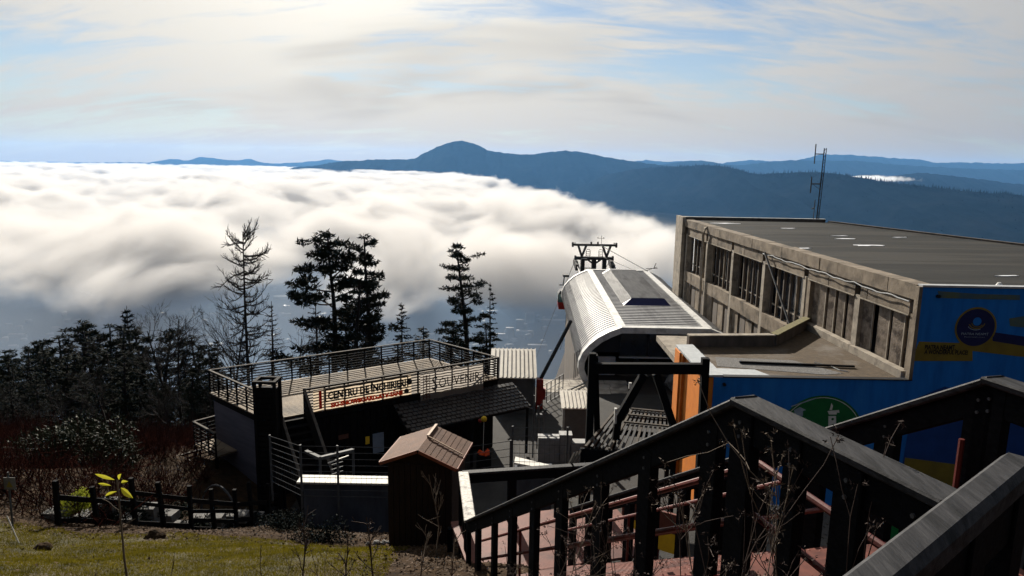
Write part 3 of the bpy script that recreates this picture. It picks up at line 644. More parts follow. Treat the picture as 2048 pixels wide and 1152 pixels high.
    MB().disc((c.x+0.02,y-0.018,c.z+0.22), 0.15, 28).build('emblem_globe', M['blue_paint'], e)
    for k, (r0, r1, a0, a1, dx) in enumerate([(0.26,0.30,200,350,0.02),(0.19,0.22,190,330,0.04),(0.33,0.355,215,300,0.0)]):
        w = MB(); n = 14
        for i in range(n):
            t0 = math.radians(a0+(a1-a0)*i/n); t1 = math.radians(a0+(a1-a0)*(i+1)/n)
            w.poly([(c.x+dx+q*math.cos(t)*(1.0), y-0.019-0.001*k, c.z+0.19+q*math.sin(t)*0.8) for q, t in ((r0,t0),(r1,t0),(r1,t1),(r0,t1))])
        w.build('emblem_wave', M['yellow_paint' if k < 2 else 'grey_blue_paint'], e)
    text_mesh('PIATRA NEAMȚ', 0.12, M['grey_blue_paint'], 'lettering', e, (c.x-0.48,y-0.02,c.z-0.27), (1,0,0), (0,0,1), width=0.96)
    text_mesh('Passionately yours', 0.06, M['grey_blue_paint'], 'lettering', e, (c.x-0.36,y-0.02,c.z-0.36), (1,0,0), (0,0,1), width=0.72)
    t = aty(1849, 698, y); text_mesh('PIATRA NEAMȚ,', 0.235, M['black_paint'], 'lettering', T, (t.x,y-0.010,t.z-0.01), (1,0,0), (0,0,1), width=1.10, bold=0.008)
    t = aty(1848, 708, y); text_mesh('A WONDERFUL PLACE!', 0.215, M['black_paint'], 'lettering', T, (t.x,y-0.010,t.z+0.01), (1,0,0), (0,0,1), width=1.55, bold=0.008)
    c = aty(1875, 592, y); MB().tube([(c.x,y+0.02,c.z),(c.x,y-0.12,c.z)], 0.06, 10).build('wall_lamp', M['black_paint'], T)
    # rooftop vent stub at the front edge
    MB().tube([(17.4,24.7,-3.98),(17.4,24.7,-3.80)], [0.16,0.05], 8).build('roof_vent', M['trim_white'], T)
concrete_hall()

def annex():
    T = empty('blue_annex', (11, 26, -12.5), 'low blue annex with brown gravel roof, orange side and green painted disc', 'building')
    Z = -7.42; y = 24.195
    poly = [(7.62,24.42),(14.38,24.42),(wallx(33)-0.06,33.0),(11.2,29.3),(7.62,29.0)]
    MB().prism(poly, Z-0.25, Z).build('roof', M['gravel_roof'], T)
    MB().prism([(7.7,24.6),(9.6,24.6),(9.2,25.5),(7.7,25.6)], Z, Z+0.012).build('felt_patch', M['tile_grey'], T)
    MB().prism([(7.9,25.9),(11.6,25.0),(12.4,25.2),(11.2,26.9),(8.2,27.2)], Z, Z+0.01).build('gravel_patch', M['gravel_grey'], T)
    MB().box(7.30,14.398,24.20,24.40,-12.6,-7.34).build('front_wall', M['blue_paint'], T)
    MB().box(7.62,14.398,24.17,24.43,-7.337,-7.30).build('roof_edge', M['metal_dark'], T)
    # orange side wall with a corner pier
    MB().box(7.05,7.296,24.22,28.4,-12.6,-7.37).build('side_wall', M['orange_paint'], T)
    MB().box(6.86,7.05,27.6,28.4,-12.6,-7.37).build('corner_pier', M['orange_paint'], T)
    MB().box(6.93,7.05,27.35,27.6,-12.6,-7.37).build('corner_pier', M['orange_paint'], T)
    for k in range(6):
        y0 = 24.18+k*0.72
        MB().hexa([(6.90,y0+0.02,-7.34),(7.62,y0+0.02,-7.34),(7.62,y0+0.70,-7.34),(6.90,y0+0.70,-7.34),(6.90,y0+0.02,-7.27),(7.62,y0+0.02,-7.25),(7.62,y0+0.70,-7.23),(6.90,y0+0.70,-7.25)]).build('coping_tile', M['tile_grey'], T)
    # back parapet: two runs, the second rising towards the hall, mossy on top
    pz = -6.96
    A = [(7.5,28.9),(11.25,29.25),(14.2,32.9)]
    for i, (p, q) in enumerate(zip(A, A[1:])):
        MB().bar((*p,(Z+pz)/2-0.1),(*q,(Z+pz)/2-0.1),0.28,pz-Z+0.2).build('parapet', M['concrete_dark'], T)
        MB().bar((*p,pz+0.025),(*q,pz+0.025),0.36,0.045).build('coping', M['concrete_pale' if i == 0 else 'moss'], T)
    MB().box(8.2,14.0,29.4,38.5,-9.6,-9.3).build('lower_roof', M['concrete_pale'], T)
    # timber lying on the roof, a stray cable
    MB().bar((8.9,26.35,Z+0.06),(13.2,26.0,Z+0.06),0.09,0.07).build('loose_batten', M['dark_wood'], T)
    MB().tube([(11.9,26.6,Z+0.03),(12.3,26.1,Z+0.05),(12.45,25.6,Z+0.02),(12.7,25.45,Z+0.02)], 0.015, 5).build('loose_cable', M['white_paint'], T)
    # green painted disc with a white tower, below it white letters
    c = aty(1640, 873, y); r = 1.56
    d = MB().disc((c.x,y-0.004,c.z), r, 64).build('painted_disc', M['green_paint'], T)
    MB().disc((c.x,y-0.008,c.z), r*0.955, 64, r0=r*0.94).build('painted_ring', M['white_paint'], d)
    def P2(px, py): v = aty(px, py, y-0.01); return (v.x, y-0.010, v.z)
    MB().poly([P2(*p) for p in [(1657,832),(1672,832),(1673,890),(1656,890)]]).build('painted_tower', M['white_paint'], d)
    MB().poly([P2(*p) for p in [(1655,822),(1678,820),(1679,826),(1674,825),(1673,829),(1658,829)]]).build('painted_tower_top', M['white_paint'], d)
    MB().poly([P2(*p) for p in [(1659,820),(1663,806),(1666,812),(1664,820)]]).build('painted_spire', M['white_paint'], d)
    for q in [(1665,838),(1665,850)]:
        v = aty(q[0], q[1], y); MB().disc((v.x,y-0.014,v.z), 0.05, 10).build('painted_window', M['green_paint'], d)
    MB().poly([P2(*p) for p in [(1677,858),(1680,845),(1682,858)]]).build('painted_spire', M['white_paint'], d)
    MB().poly([P2(*p) for p in [(1588,820),(1600,814),(1612,820),(1606,822),(1606,832),(1590,832)]]).build('painted_roof', M['grey_blue_paint'], d)
    MB().poly([P2(*p) for p in [(1582,812),(1632,795),(1633,797),(1583,814)]]).build('painted_line', M['grey_blue_paint'], d)
    v = aty(1602, 948, y); text_mesh('CO', 0.3, M['grey_blue_paint'], 'lettering', d, (v.x,y-0.012,v.z), (1,0,0), (0,0,1), width=0.55, bold=0.02)
    c = aty(1448, 768, y); MB().tube([(c.x,y+0.02,c.z),(c.x,y-0.12,c.z)], 0.055, 10).build('wall_lamp', M['black_paint'], T)
    MB().box(7.7,16,24.12,24.195,-12.55,-12.2).build('plinth', M['white_paint'], T)
annex()

def leaning_pole():
    p = aty(1585, 668, 33.6); q = Vector((wallx(38.0)-0.25, 38.2, -4.45))
    t = MB().tube([aty(1586,668,33.2), q], 0.055, 8).build('leaning_pole', M['galvanised'])
    tag(t, 'thin grey pole leaning against the concrete hall window bays', 'pole')
leaning_pole()

def mast():
    b = aty(1634, 441, 55.4); T = empty('antenna_mast', b, 'thin lattice antenna mast on the far edge of the hall roof', 'antenna')
    x, y, z = b; h = 5.6
    t = MB()
    for dx, dy in ((-0.09,-0.05),(0.09,-0.05),(0,0.1)): t.tube([(x+dx,y+dy,z-0.5),(x+dx+0.12,y+dy,z+h)], 0.03, 5)
    for k in range(22):
        zz = z+k*h/22; s = 0.09 if k % 2 else -0.09; t.tube([(x-s+0.12*k/22,y-0.05,zz),(x+s+0.12*(k+1)/22,y-0.05,zz+h/22)], 0.016, 4)
    t.build('lattice', M['metal_dark'], T)
    def dip(zz, l, h0, h1):
        MB().tube([(x+0.08,y,zz),(x-l,y,zz)], 0.04, 5).build('arm', M['metal_dark'], T); MB().tube([(x-l,y,zz+h1),(x-l,y,zz-h0)], 0.045, 5).build('dipole', M['metal_dark'], T)
    dip(z+5.15, 0.62, 0.75, 0.75); dip(z+2.85, 0.72, 0.7, 0.55); MB().tube([(x,y,z+2.4),(x-0.6,y,z+2.85)], 0.018, 5).build('brace', M['metal_dark'], T)
    MB().tube([(x-0.3,y,z-0.3),(x-0.3,y,z+1.6)], 0.03, 6).build('whip', M['metal_dark'], T); MB().tube([(x-0.5,y,z+0.9),(x-0.3,y,z+1.0)], 0.05, 6).build('camera_box', M['galvanised'], T)
mast()

# ------------------------------------------------------------------ gondola station
def station():
    T = empty('gondola_station', (9.6, 43, -13.2), 'silver ribbed gondola station with rounded shell and dark front', 'station')
    half = [(-4.85,-13.40),(-5.12,-13.0),(-5.28,-12.5),(-5.26,-12.0),(-5.05,-11.45),(-4.65,-10.95),(-4.15,-10.52),(-3.5,-10.15),(-2.75,-9.85)]
    prof = half+[(-x, z) for x, z in reversed(half)]
    Y0, Y1, X0, X1 = 42.9, 67.0, 9.62, 10.2; n = 46; st = (Y1-Y0)/n; dx = (X1-X0)/n
    b = MB()
    def sweep(mb, pr, ya, yb, xa, xb, out_a=0.0, out_b=0.0):
        def o(i, out):
            x, z = pr[i]; a = pr[max(0,i-1)]; c = pr[min(len(pr)-1,i+1)]; tx, tz = c[0]-a[0], c[1]-a[1]; l = math.hypot(tx,tz); return (x-tz/l*out, z+tx/l*out)
        for i in range(len(pr)-1):
            p, q = o(i,out_a), o(i+1,out_a); r, s2 = o(i,out_b), o(i+1,out_b)
            mb.poly([(xa+p[0],ya,p[1]),(xa+q[0],ya,q[1]),(xb+s2[0],yb,s2[1]),(xb+r[0],yb,r[1])])
    f = lambda t: X0-9.62*0+dx*t/st
    for (a, c, oa, oc) in ((0,0.36,0,0),(0.36,0.39,0,0.05),(0.39,0.49,0.05,0.05),(0.49,0.524,0.05,0.0)): sweep(b, prof, a, c, dx*a/st, dx*c/st, oa, oc)
    me = b.mesh('roof_panel', M['roof_metal'])
    for k in range(n):
        o = link('roof_panel', me); o.location = (X0+dx*k, Y0+st*k, 0); o.parent = T; o.matrix_parent_inverse = parent_inv(T)
    # white cover strips on the roof shoulders
    for s in (-1, 1):
        MB().hexa([(X0+s*2.95,Y0,-9.90),(X0+s*2.45,Y0,-9.83),(X1+s*2.45,Y1,-9.83),(X1+s*2.95,Y1,-9.90),(X0+s*2.98,Y0,-9.80),(X0+s*2.45,Y0,-9.755),(X1+s*2.45,Y1,-9.755),(X1+s*2.98,Y1,-9.80)]).build('shoulder_strip', M['trim_white'], T)
    # front and back trims
    for yy, xx, nm in ((Y0,X0,'arch_trim'),(Y1,X1,'arch_trim')):
        tb = MB()
        for i in range(len(prof)-1):
            p, q = prof[i], prof[i+1]
            def off(j, o):
                a = prof[max(0,j-1)]; c = prof[min(len(prof)-1,j+1)]; tx, tz = c[0]-a[0], c[1]-a[1]; l = math.hypot(tx,tz); return (xx+prof[j][0]-tz/l*o, prof[j][1]+tx/l*o)
            a0, a1, b0, b1 = off(i,0.10), off(i+1,0.10), off(i,-0.28), off(i+1,-0.28)
            ya, yb = (yy-0.55, yy+0.05) if yy == Y0 else (yy-0.05, yy+0.4)
            tb.hexa([(b0[0],ya,b0[1]),(b1[0],ya,b1[1]),(b1[0],yb,b1[1]),(b0[0],yb,b0[1]),(a0[0],ya,a0[1]),(a1[0],ya,a1[1]),(a1[0],yb,a1[1]),(a0[0],yb,a0[1])])
        tb.build(nm, M['trim_white'], T)
    # front wall set back in the arch, windows, dark lower opening
    inner = [(x*0.95, z-0.2) for x, z in prof]
    MB().poly([(X0+x, 43.5, z) for x, z in inner if z > -12.0]).build('front_wall', M['dark_panel'], T)
    MB().poly([(X1+x, 66.6, z) for x, z in inner]).build('back_wall', M['dark_panel'], T)
    for (xa, xb) in ((-2.65,-0.95),(-0.85,0.85),(0.95,2.6)):
        w = MB().box(X0+xa,X0+xb,43.42,43.49,-11.85,-10.25).build('window', M['metal_dark'], T); MB().box(X0+xa+0.07,X0+xb-0.07,43.40,43.417,-11.78,-10.32).build('pane', M['glass_dark'], w)
    MB().box(X0-2.7,X0+2.7,43.30,43.48,-11.98,-11.90).build('sill', M['trim_grey'], T)
    MB().box(X0-4.6,X0-2.9,43.6,43.8,-13.2,-12.0).build('side_panel', M['trim_grey'], T)
    MB().box(X0-4.7,X0+4.7,50.0,50.2,-13.2,-11.9).build('inner_wall', M['dark_panel'], T)
    for s in (-4.4, -1.4, 1.6, 4.4): MB().box(X0+s-0.12,X0+s+0.12,44.2,44.5,-13.2,-11.9).build('pillar', M['dark_panel'], T)
    # raised ventilation hood along the roof
    ya, yb, z0, z1 = 49.7, 65.5, -9.86, -9.42
    xa = lambda y: (y-Y0)/(Y1-Y0)*(X1-X0)+X0
    L0, R0, L1, R1 = -1.72, 1.78, -1.02, 1.40
    h = MB()
    h.poly([(xa(ya)+L0,ya,z0),(xa(ya+0.85)+L1,ya+0.85,z1),(xa(yb)+L1,yb,z1),(xa(yb)+L0,yb,z0)]); h.poly([(xa(ya)+R0,ya,z0),(xa(yb)+R0,yb,z0),(xa(yb)+R1,yb,z1),(xa(ya+0.85)+R1,ya+0.85,z1)])
    h.poly([(xa(ya+0.85)+L1,ya+0.85,z1),(xa(ya+0.85)+R1,ya+0.85,z1),(xa(yb)+R1,yb,z1),(xa(yb)+L1,yb,z1)]); h.poly([(xa(yb)+L0,yb,z0),(xa(yb)+L1,yb,z1),(xa(yb)+R1,yb,z1),(xa(yb)+R0,yb,z0)])
    H = h.build('vent_hood', M['roof_metal'], T)
    MB().poly([(xa(ya)+L0,ya-0.01,z0+0.01),(xa(ya)+R0,ya-0.01,z0+0.01),(xa(ya+0.85)+R1,ya+0.84,z1+0.005),(xa(ya+0.85)+L1,ya+0.84,z1+0.005)]).build('hood_opening', M['navy_paint'], H)
    for k in range(38):
        y = ya+1.0+k*0.38
        MB().bar((xa(y)+L0,y,z0+0.03),(xa(y)+L1,y,z1+0.03),0.07,0.05).build('rib', M['roof_metal'], H)
        MB().bar((xa(y)+L1,y,z1+0.025),(xa(y)+R1,y,z1+0.025),0.07,0.05).build('rib', M['roof_metal'], H)
station()

def platform():
    T = empty('station_platform', (6, 40, -13.2), 'stone paved platform beside and below the station shell', 'platform')
    MB().prism([(1.7,35.6),(14,35.6),(14,67),(5.3,67),(4.6,43.5),(2.6,42.4),(1.7,40)],-24,-13.30).build('retaining_wall', M['concrete_dark'], T)
    rs = random.Random(8)
    y = 35.62; k = 0
    while y < 42:
        d = rs.uniform(0.5, 0.8); x = 1.72-rs.uniform(0,0.5)
        while x < 8.0:
            w = rs.uniform(0.8, 1.5); x0 = max(x, 1.72); z = rs.uniform(-0.012, 0.012)
            if x+w > 1.9 and not (x > 5.2 and y < 42.2 and x > 6.5): MB().box(x0+0.015,x+w-0.015,y+0.015,y+d-0.015,-13.30,-13.2+z).build('paving_slab', M['slab'], T)
            x += w
        y += d
platform()

def platform_rail():
    p = aty(1086, 745, 37.2); q = aty(1127, 735, 39.5); p.z = q.z = -13.2
    T = empty('platform_railing', p, 'dark mesh railing on the paved platform left of the station', 'railing')
    for k in range(6): 
        a = p.lerp(q, k/5); MB().tube([a, a+Vector((0,0,1.25))], 0.03, 6).build('post', M['metal_dark'], T)
    for z in (0.1, 0.48, 0.86, 1.24): MB().tube([p+Vector((0,0,z)), q+Vector((0,0,z))], 0.022, 5).build('rail', M['metal_dark'], T)
    a = q+Vector((0,0,0.1)); b = Vector((4.6,41.5,-13.1)); MB().tube([a, b], 0.05, 6).build('foot_rail', M['galvanised'], T)
    for k in range(5): 
        c = Vector((4.0+0.14*k,42.5+0.4*k,-13.2)); MB().tube([c, c+Vector((0,0,1.7))], 0.025, 5).build('post', M['metal_dark'], T)
    bx = aty(1079, 770, 36.6); T2 = empty('barrier_box', bx, 'red barrier cabinet at the shed corner carrying a long black boom', 'barrier')
    MB().box(bx.x-0.17,bx.x+0.2,36.4,36.8,-13.2,-11.35).build('cabinet', M['red_metal'], T2)
    MB().box(bx.x-0.02,bx.x+0.34,36.45,36.75,-12.5,-11.9).build('side_box', M['red_metal'], T2)
    MB().bar((bx.x,36.6,-11.5), aty(1142,642,39.0), 0.13, 0.16).build('boom', M['black_paint'], T2)
platform_rail()

# ------------------------------------------------------------------ cableway: tower, ropes, cabins
def tower():
    Y = 80.0; c = aty(1189, 490, Y)
    T = empty('cableway_tower', (c.x, Y, gz(c.x, Y)), 'dark steel cableway tower rising behind the station roof', 'tower')
    m = M['metal_dark']; x, z = c.x, c.z
    def bx(name, x0, x1, z0, z1, d=0.25): return MB().box(x+x0,x+x1,Y-d,Y+d,z+z0,z+z1).build(name, m, T)
    bx('top_beam', -2.55, 2.55, -0.12, 0.12, 0.18)
    for s in (-1, 1):
        bx('end_plate', s*2.5-0.1, s*2.5+0.1, -0.25, 0.28, 0.22); MB().box(x+s*2.25-0.04,x+s*2.25+0.04,Y-0.2,Y+0.2,z+0.12,z+0.3).build('end_plate', m, T)
        MB().bar((x+s*1.85,Y,z-0.1),(x+s*1.42,Y,z-1.35),0.24,0.24).build('strut', m, T); MB().bar((x+s*0.95,Y,z-0.1),(x+s*1.42,Y,z-1.35),0.24,0.24).build('strut', m, T)
        l = MB(); l.tube([(x+s*0.95,Y-0.3,z-1.4),(x+s*0.95,Y-0.3,z-0.62),(x+s*0.85,Y-0.3,z-0.5),(x+s*0.58,Y-0.3,z-0.5),(x+s*0.5,Y-0.3,z-0.62),(x+s*0.5,Y-0.3,z-1.4)], 0.035, 5)
        for k in (0.75, 1.0, 1.22): l.tube([(x+s*0.95,Y-0.3,z-k),(x+s*0.5,Y-0.3,z-k)], 0.03, 5)
        l.build('ladder', m, T)
        bx('pulley', s*0.38-0.09, s*0.38+0.09, 0.12, 0.36, 0.1)
        bx('leg', s*1.25-0.28, s*1.25+0.18, -3.2, -1.7, 0.25)
        bx('end_plate', s*2.15-0.1, s*2.15+0.1, -1.75, -1.25, 0.25)
        b = MB(); b.bar((x+s*2.05,Y-1.8,z-2.3),(x+s*2.05,Y+1.4,z-1.95),0.34,0.5); b.build('sheave_beam', m, T)
        for k in range(7):
            yy = Y-1.7+k*0.5; w = MB().tube([(x+s*2.05-0.22,yy,z-2.5+0.055*k),(x+s*2.05+0.22,yy,z-2.5+0.055*k)], 0.26, 10); w.build('sheave', m, T)
    bx('lower_beam', -2.2, 2.2, -1.7, -1.35, 0.3)
    MB().hexa([(x-0.28,Y-0.3,z-14),(x+0.28,Y-0.3,z-14),(x+0.28,Y+0.3,z-14),(x-0.28,Y+0.3,z-14),(x-0.26,Y-0.3,z-1.7),(x+0.26,Y-0.3,z-1.7),(x+0.26,Y+0.3,z-1.7),(x-0.26,Y+0.3,z-1.7)]).build('mast', m, T)
    for s in (-1, 1): MB().bar((x+s*0.25,Y,z-2.05),(x+s*0.75,Y,z-1.68),0.3,0.2).build('gusset', m, T)
    w = MB(); w.tube([(x+0.78,Y,z+0.1),(x+0.78,Y,z+1.1)], 0.025, 5); w.tube([(x+0.42,Y,z+0.78),(x+1.1,Y,z+0.78)], 0.02, 5)
    for dx in (-0.38, 0.30): w.tube([(x+0.78+dx,Y,z+0.78),(x+0.78+dx-0.08,Y,z+0.9)], 0.06, 5)
    w.build('wind_gauge', m, T)
    # ropes
    for s, nm, lab in ((-1,'rope_left','steel haul rope from the station past the left tower sheaves'),(1,'rope_right','steel haul rope from the station past the right tower sheaves')):
        P = [(x+s*2.05,63.0,z-4.2),(x+s*2.05,Y-1.7,z-2.2),(x+s*2.05,Y+1.4,z-2.0),(x+s*2.0,140,z-24),(x+s*2.0,300,z-86),(x+s*2.0,620,z-215),(x,1100,-325)]
        tag(MB().tube(P, 0.035, 5).build('haul_rope', M['cable_steel']), lab, 'rope')
    tag(MB().tube([(x+0.55,Y,z+0.05),(x+3.6,66.5,-9.72)], 0.04, 5).build('guy_rope', M['galvanised']), 'pale guy rope from the tower head down to the station roof', 'rope')
    tag(MB().tube([(x+0.9,Y,z-1.3),(x+2.4,66.8,-9.72)], 0.03, 5).build('guy_rope', M['galvanised']), 'shorter pale guy rope from the lower tower beam to the roof', 'rope')
    tag(MB().tube([(x-2.05,72,z-2.95),aty(1120,700,70.0)], 0.02, 4).build('guy_rope', M['cable_steel']), 'thin line hanging beside the cabin down to the platform', 'rope')
    tag(MB().bar((13.3,68.5,-9.95),(14.4,69.2,-9.7),0.05,0.05).bar((14.1,69.0,-9.72),(14.3,69.1,-9.3),0.05).bar((13.2,68.4,-9.75),(14.5,69.3,-9.85),0.05).build('roof_bracket', M['metal_dark']), 'small dark steel bracket at the far right roof end', 'bracket')
    def cabin(loc, lab):
        C = empty('gondola_cabin', loc, lab, 'gondola', 'gondola cabins on the cableway'); X, Y_, Z = loc
        def ring(z0, z1, s0, s1, name, m_):
            MB().hexa([(X+sx*0.75*s0,Y_+sy*0.85*s0,Z+z0) for sx, sy in ((-1,-1),(1,-1),(1,1),(-1,1))]+[(X+sx*0.75*s1,Y_+sy*0.85*s1,Z+z1) for sx, sy in ((-1,-1),(1,-1),(1,1),(-1,1))]).build(name, m_, C)
        ring(0, 0.75, 0.85, 1.0, 'lower_body', M['cabin_red']); ring(0.75, 1.55, 1.0, 0.93, 'window_band', M['cabin_glass']); ring(1.55, 1.85, 0.95, 0.7, 'roof', M['metal_dark'])
        for sx in (-1, 1): MB().bar((X+sx*0.73,Y_-0.86,Z+0.75),(X+sx*0.69,Y_-0.80,Z+1.55),0.07,0.07).build('window_post', M['metal_dark'], C)
        MB().tube([(X,Y_,Z+1.8),(X-0.2,Y_,Z+2.5),(X-0.1,Y_,Z+3.2),(X+0.1,Y_,Z+3.3)], 0.06, 6).build('hanger', M['metal_dark'], C)
        MB().tube([(X-0.6,Y_,Z+2.35),(X+0.9,Y_,Z+2.35)], 0.05, 5).build('hanger_bar', M['metal_dark'], C)
        MB().box(X-0.25,X+0.35,Y_-0.35,Y_+0.35,Z+3.2,Z+3.42).build('grip', M['metal_dark'], C)
    p = aty(1126, 616, 69.0); cabin((p.x+0.15, 69.0, p.z), 'red and green gondola cabin hanging left of the station shell')
    p = aty(1166, 560, 77.0); cabin((p.x, 77.0, p.z-1.0), 'dark gondola cabin half hidden behind the station roof below the tower')
tower()

# ------------------------------------------------------------------ sheds on the yard
def panel_shed(name, lab, x0, x1, y0, y1, zf, zb, zg, n, wall, over=0.15):
    T = empty(name, ((x0+x1)/2, y0, zg), lab, 'shed')
    t = 0.05; MB().hexa([(x0,y0,zg),(x1,y0,zg),(x1,y1,zg),(x0,y1,zg),(x0,y0,zf-t),(x1,y0,zf-t),(x1,y1,zb-t),(x0,y1,zb-t)]).build('wall', wall, T)
    w = (x1-x0+2*over)/n
    for k in range(n):
        a = x0-over+k*w; b = a+w
        m = MB(); m.hexa([(a,y0-over,zf-t+0.006),(b-0.05,y0-over,zf-t+0.006),(b-0.05,y1+over,zb-t+0.006),(a,y1+over,zb-t+0.006),(a,y0-over,zf),(b-0.05,y0-over,zf),(b-0.05,y1+over,zb),(a,y1+over,zb)])
        m.hexa([(b-0.05,y0-over,zf-t+0.006),(b,y0-over,zf-t+0.006),(b,y1+over,zb-t+0.006),(b-0.05,y1+over,zb-t+0.006),(b-0.05,y0-over,zf+0.05),(b,y0-over,zf+0.05),(b,y1+over,zb+0.05),(b-0.05,y1+over,zb+0.05)])
        m.build('roof_sheet', M['shed_roof'], T)
    return T
T = panel_shed('roof_shed', 'shed with cream ribbed sheet roof behind the terrace corner', -0.95, 1.25, 35.6, 38.3, -10.98, -10.2, -13.2, 11, M['shed_wall'])
MB().box(1.25,1.32,35.4,35.52,-13.2,-11.0).build('corner_post', M['galvanised'], T)
a = aty(1125, 815, 31.0); b = aty(1186, 817, 31.0)
T = panel_shed('white_shed', 'small white shed with pale sheet roof below the platform', a.x+0.1, b.x, 31.0, 32.4, a.z+0.02, a.z+0.32, -12.7, 9, M['shed_wall'])
for xx in (a.x+0.06, b.x): MB().box(xx-0.05,xx+0.05,30.9,31.0,-12.7,a.z-0.05).build('corner_post', M['white_cabinet'], T)
for k, (px, w, h, lab) in enumerate([(1098,0.95,1.15,'left white cabinet behind the wire fence'),(1131,0.55,1.3,'narrow white cabinet between its wider neighbours'),(1160,0.95,0.95,'right low white cabinet under the small shed')]):
    p = aty(px, 905, 28.4); C = empty('white_cabinet', (p.x, 28.4, -12.6), lab, 'cabinet', 'white cabinets on the yard')
    MB().box(p.x-w/2,p.x+w/2,28.4,28.9,-12.6,-12.6+h).build('body', M['white_cabinet'], C); MB().box(p.x-w/2+0.04,p.x-0.01,28.37,28.4,-12.5,-12.66+h).build('door', M['white_cabinet'], C); MB().box(p.x+0.01,p.x+w/2-0.04,28.37,28.4,-12.5,-12.66+h).build('door', M['white_cabinet'], C)
p = aty(1081, 870, 30.0); C = empty('pipe_stand', (p.x, 30, -12.6), 'grey standpipe with valves beside the shed corner', 'standpipe')
for k, dx in enumerate((-0.12, 0.1)): MB().tube([(p.x+dx,30,-12.6),(p.x+dx,30,-10.6-0.25*k),(p.x+dx+0.15,30,-10.5-0.25*k)], 0.06, 8).build('pipe', M['galvanised'], C)
MB().box(p.x-0.2,p.x+0.16,29.9,30.1,-11.1,-10.95).build('clamp', M['galvanised'], C)
p = aty(1066, 890, 29.0); C = empty('lamp_post', (p.x, 29, -12.6), 'slim pale post at the end of the shingled awning', 'post')
MB().tube([(p.x,29,-12.6),(p.x,29,-9.75)], 0.04, 6).build('pole', M['galvanised'], C); MB().tube([(p.x,29,-10.4),(p.x-0.7,28.8,-10.05)], 0.02, 5).build('arm', M['galvanised'], C)
# boulder standing in for a lit snow patch under the station
def lump(name, loc, r, lab, seed, m=None, sq=(1,1,0.7)):
    bm = bmesh.new(); bmesh.ops.create_icosphere(bm, subdivisions=3, radius=1.0); rs = random.Random(seed); o = rs.uniform(0, 90)
    for v in bm.verts:
        n = fbm(np.array([v.co.x*1.3+o]), np.array([v.co.y*1.3+v.co.z*1.7+o]), 4)[0]; v.co *= 0.65+0.7*n; v.co.x *= sq[0]*r; v.co.y *= sq[1]*r; v.co.z *= sq[2]*r
    me = bpy.data.meshes.new(name); bm.to_mesh(me); bm.free(); me.materials.append(m or M['stone']); ob = link(name, me); ob.location = loc
    return tag(ob, lab, 'rock') if lab else ob
p = aty(1362, 800, 41.2); lump('lump', (p.x, 41.2, -12.9), 1.0, 'pale boulder standing in for a lit snow patch inside the station', 2)
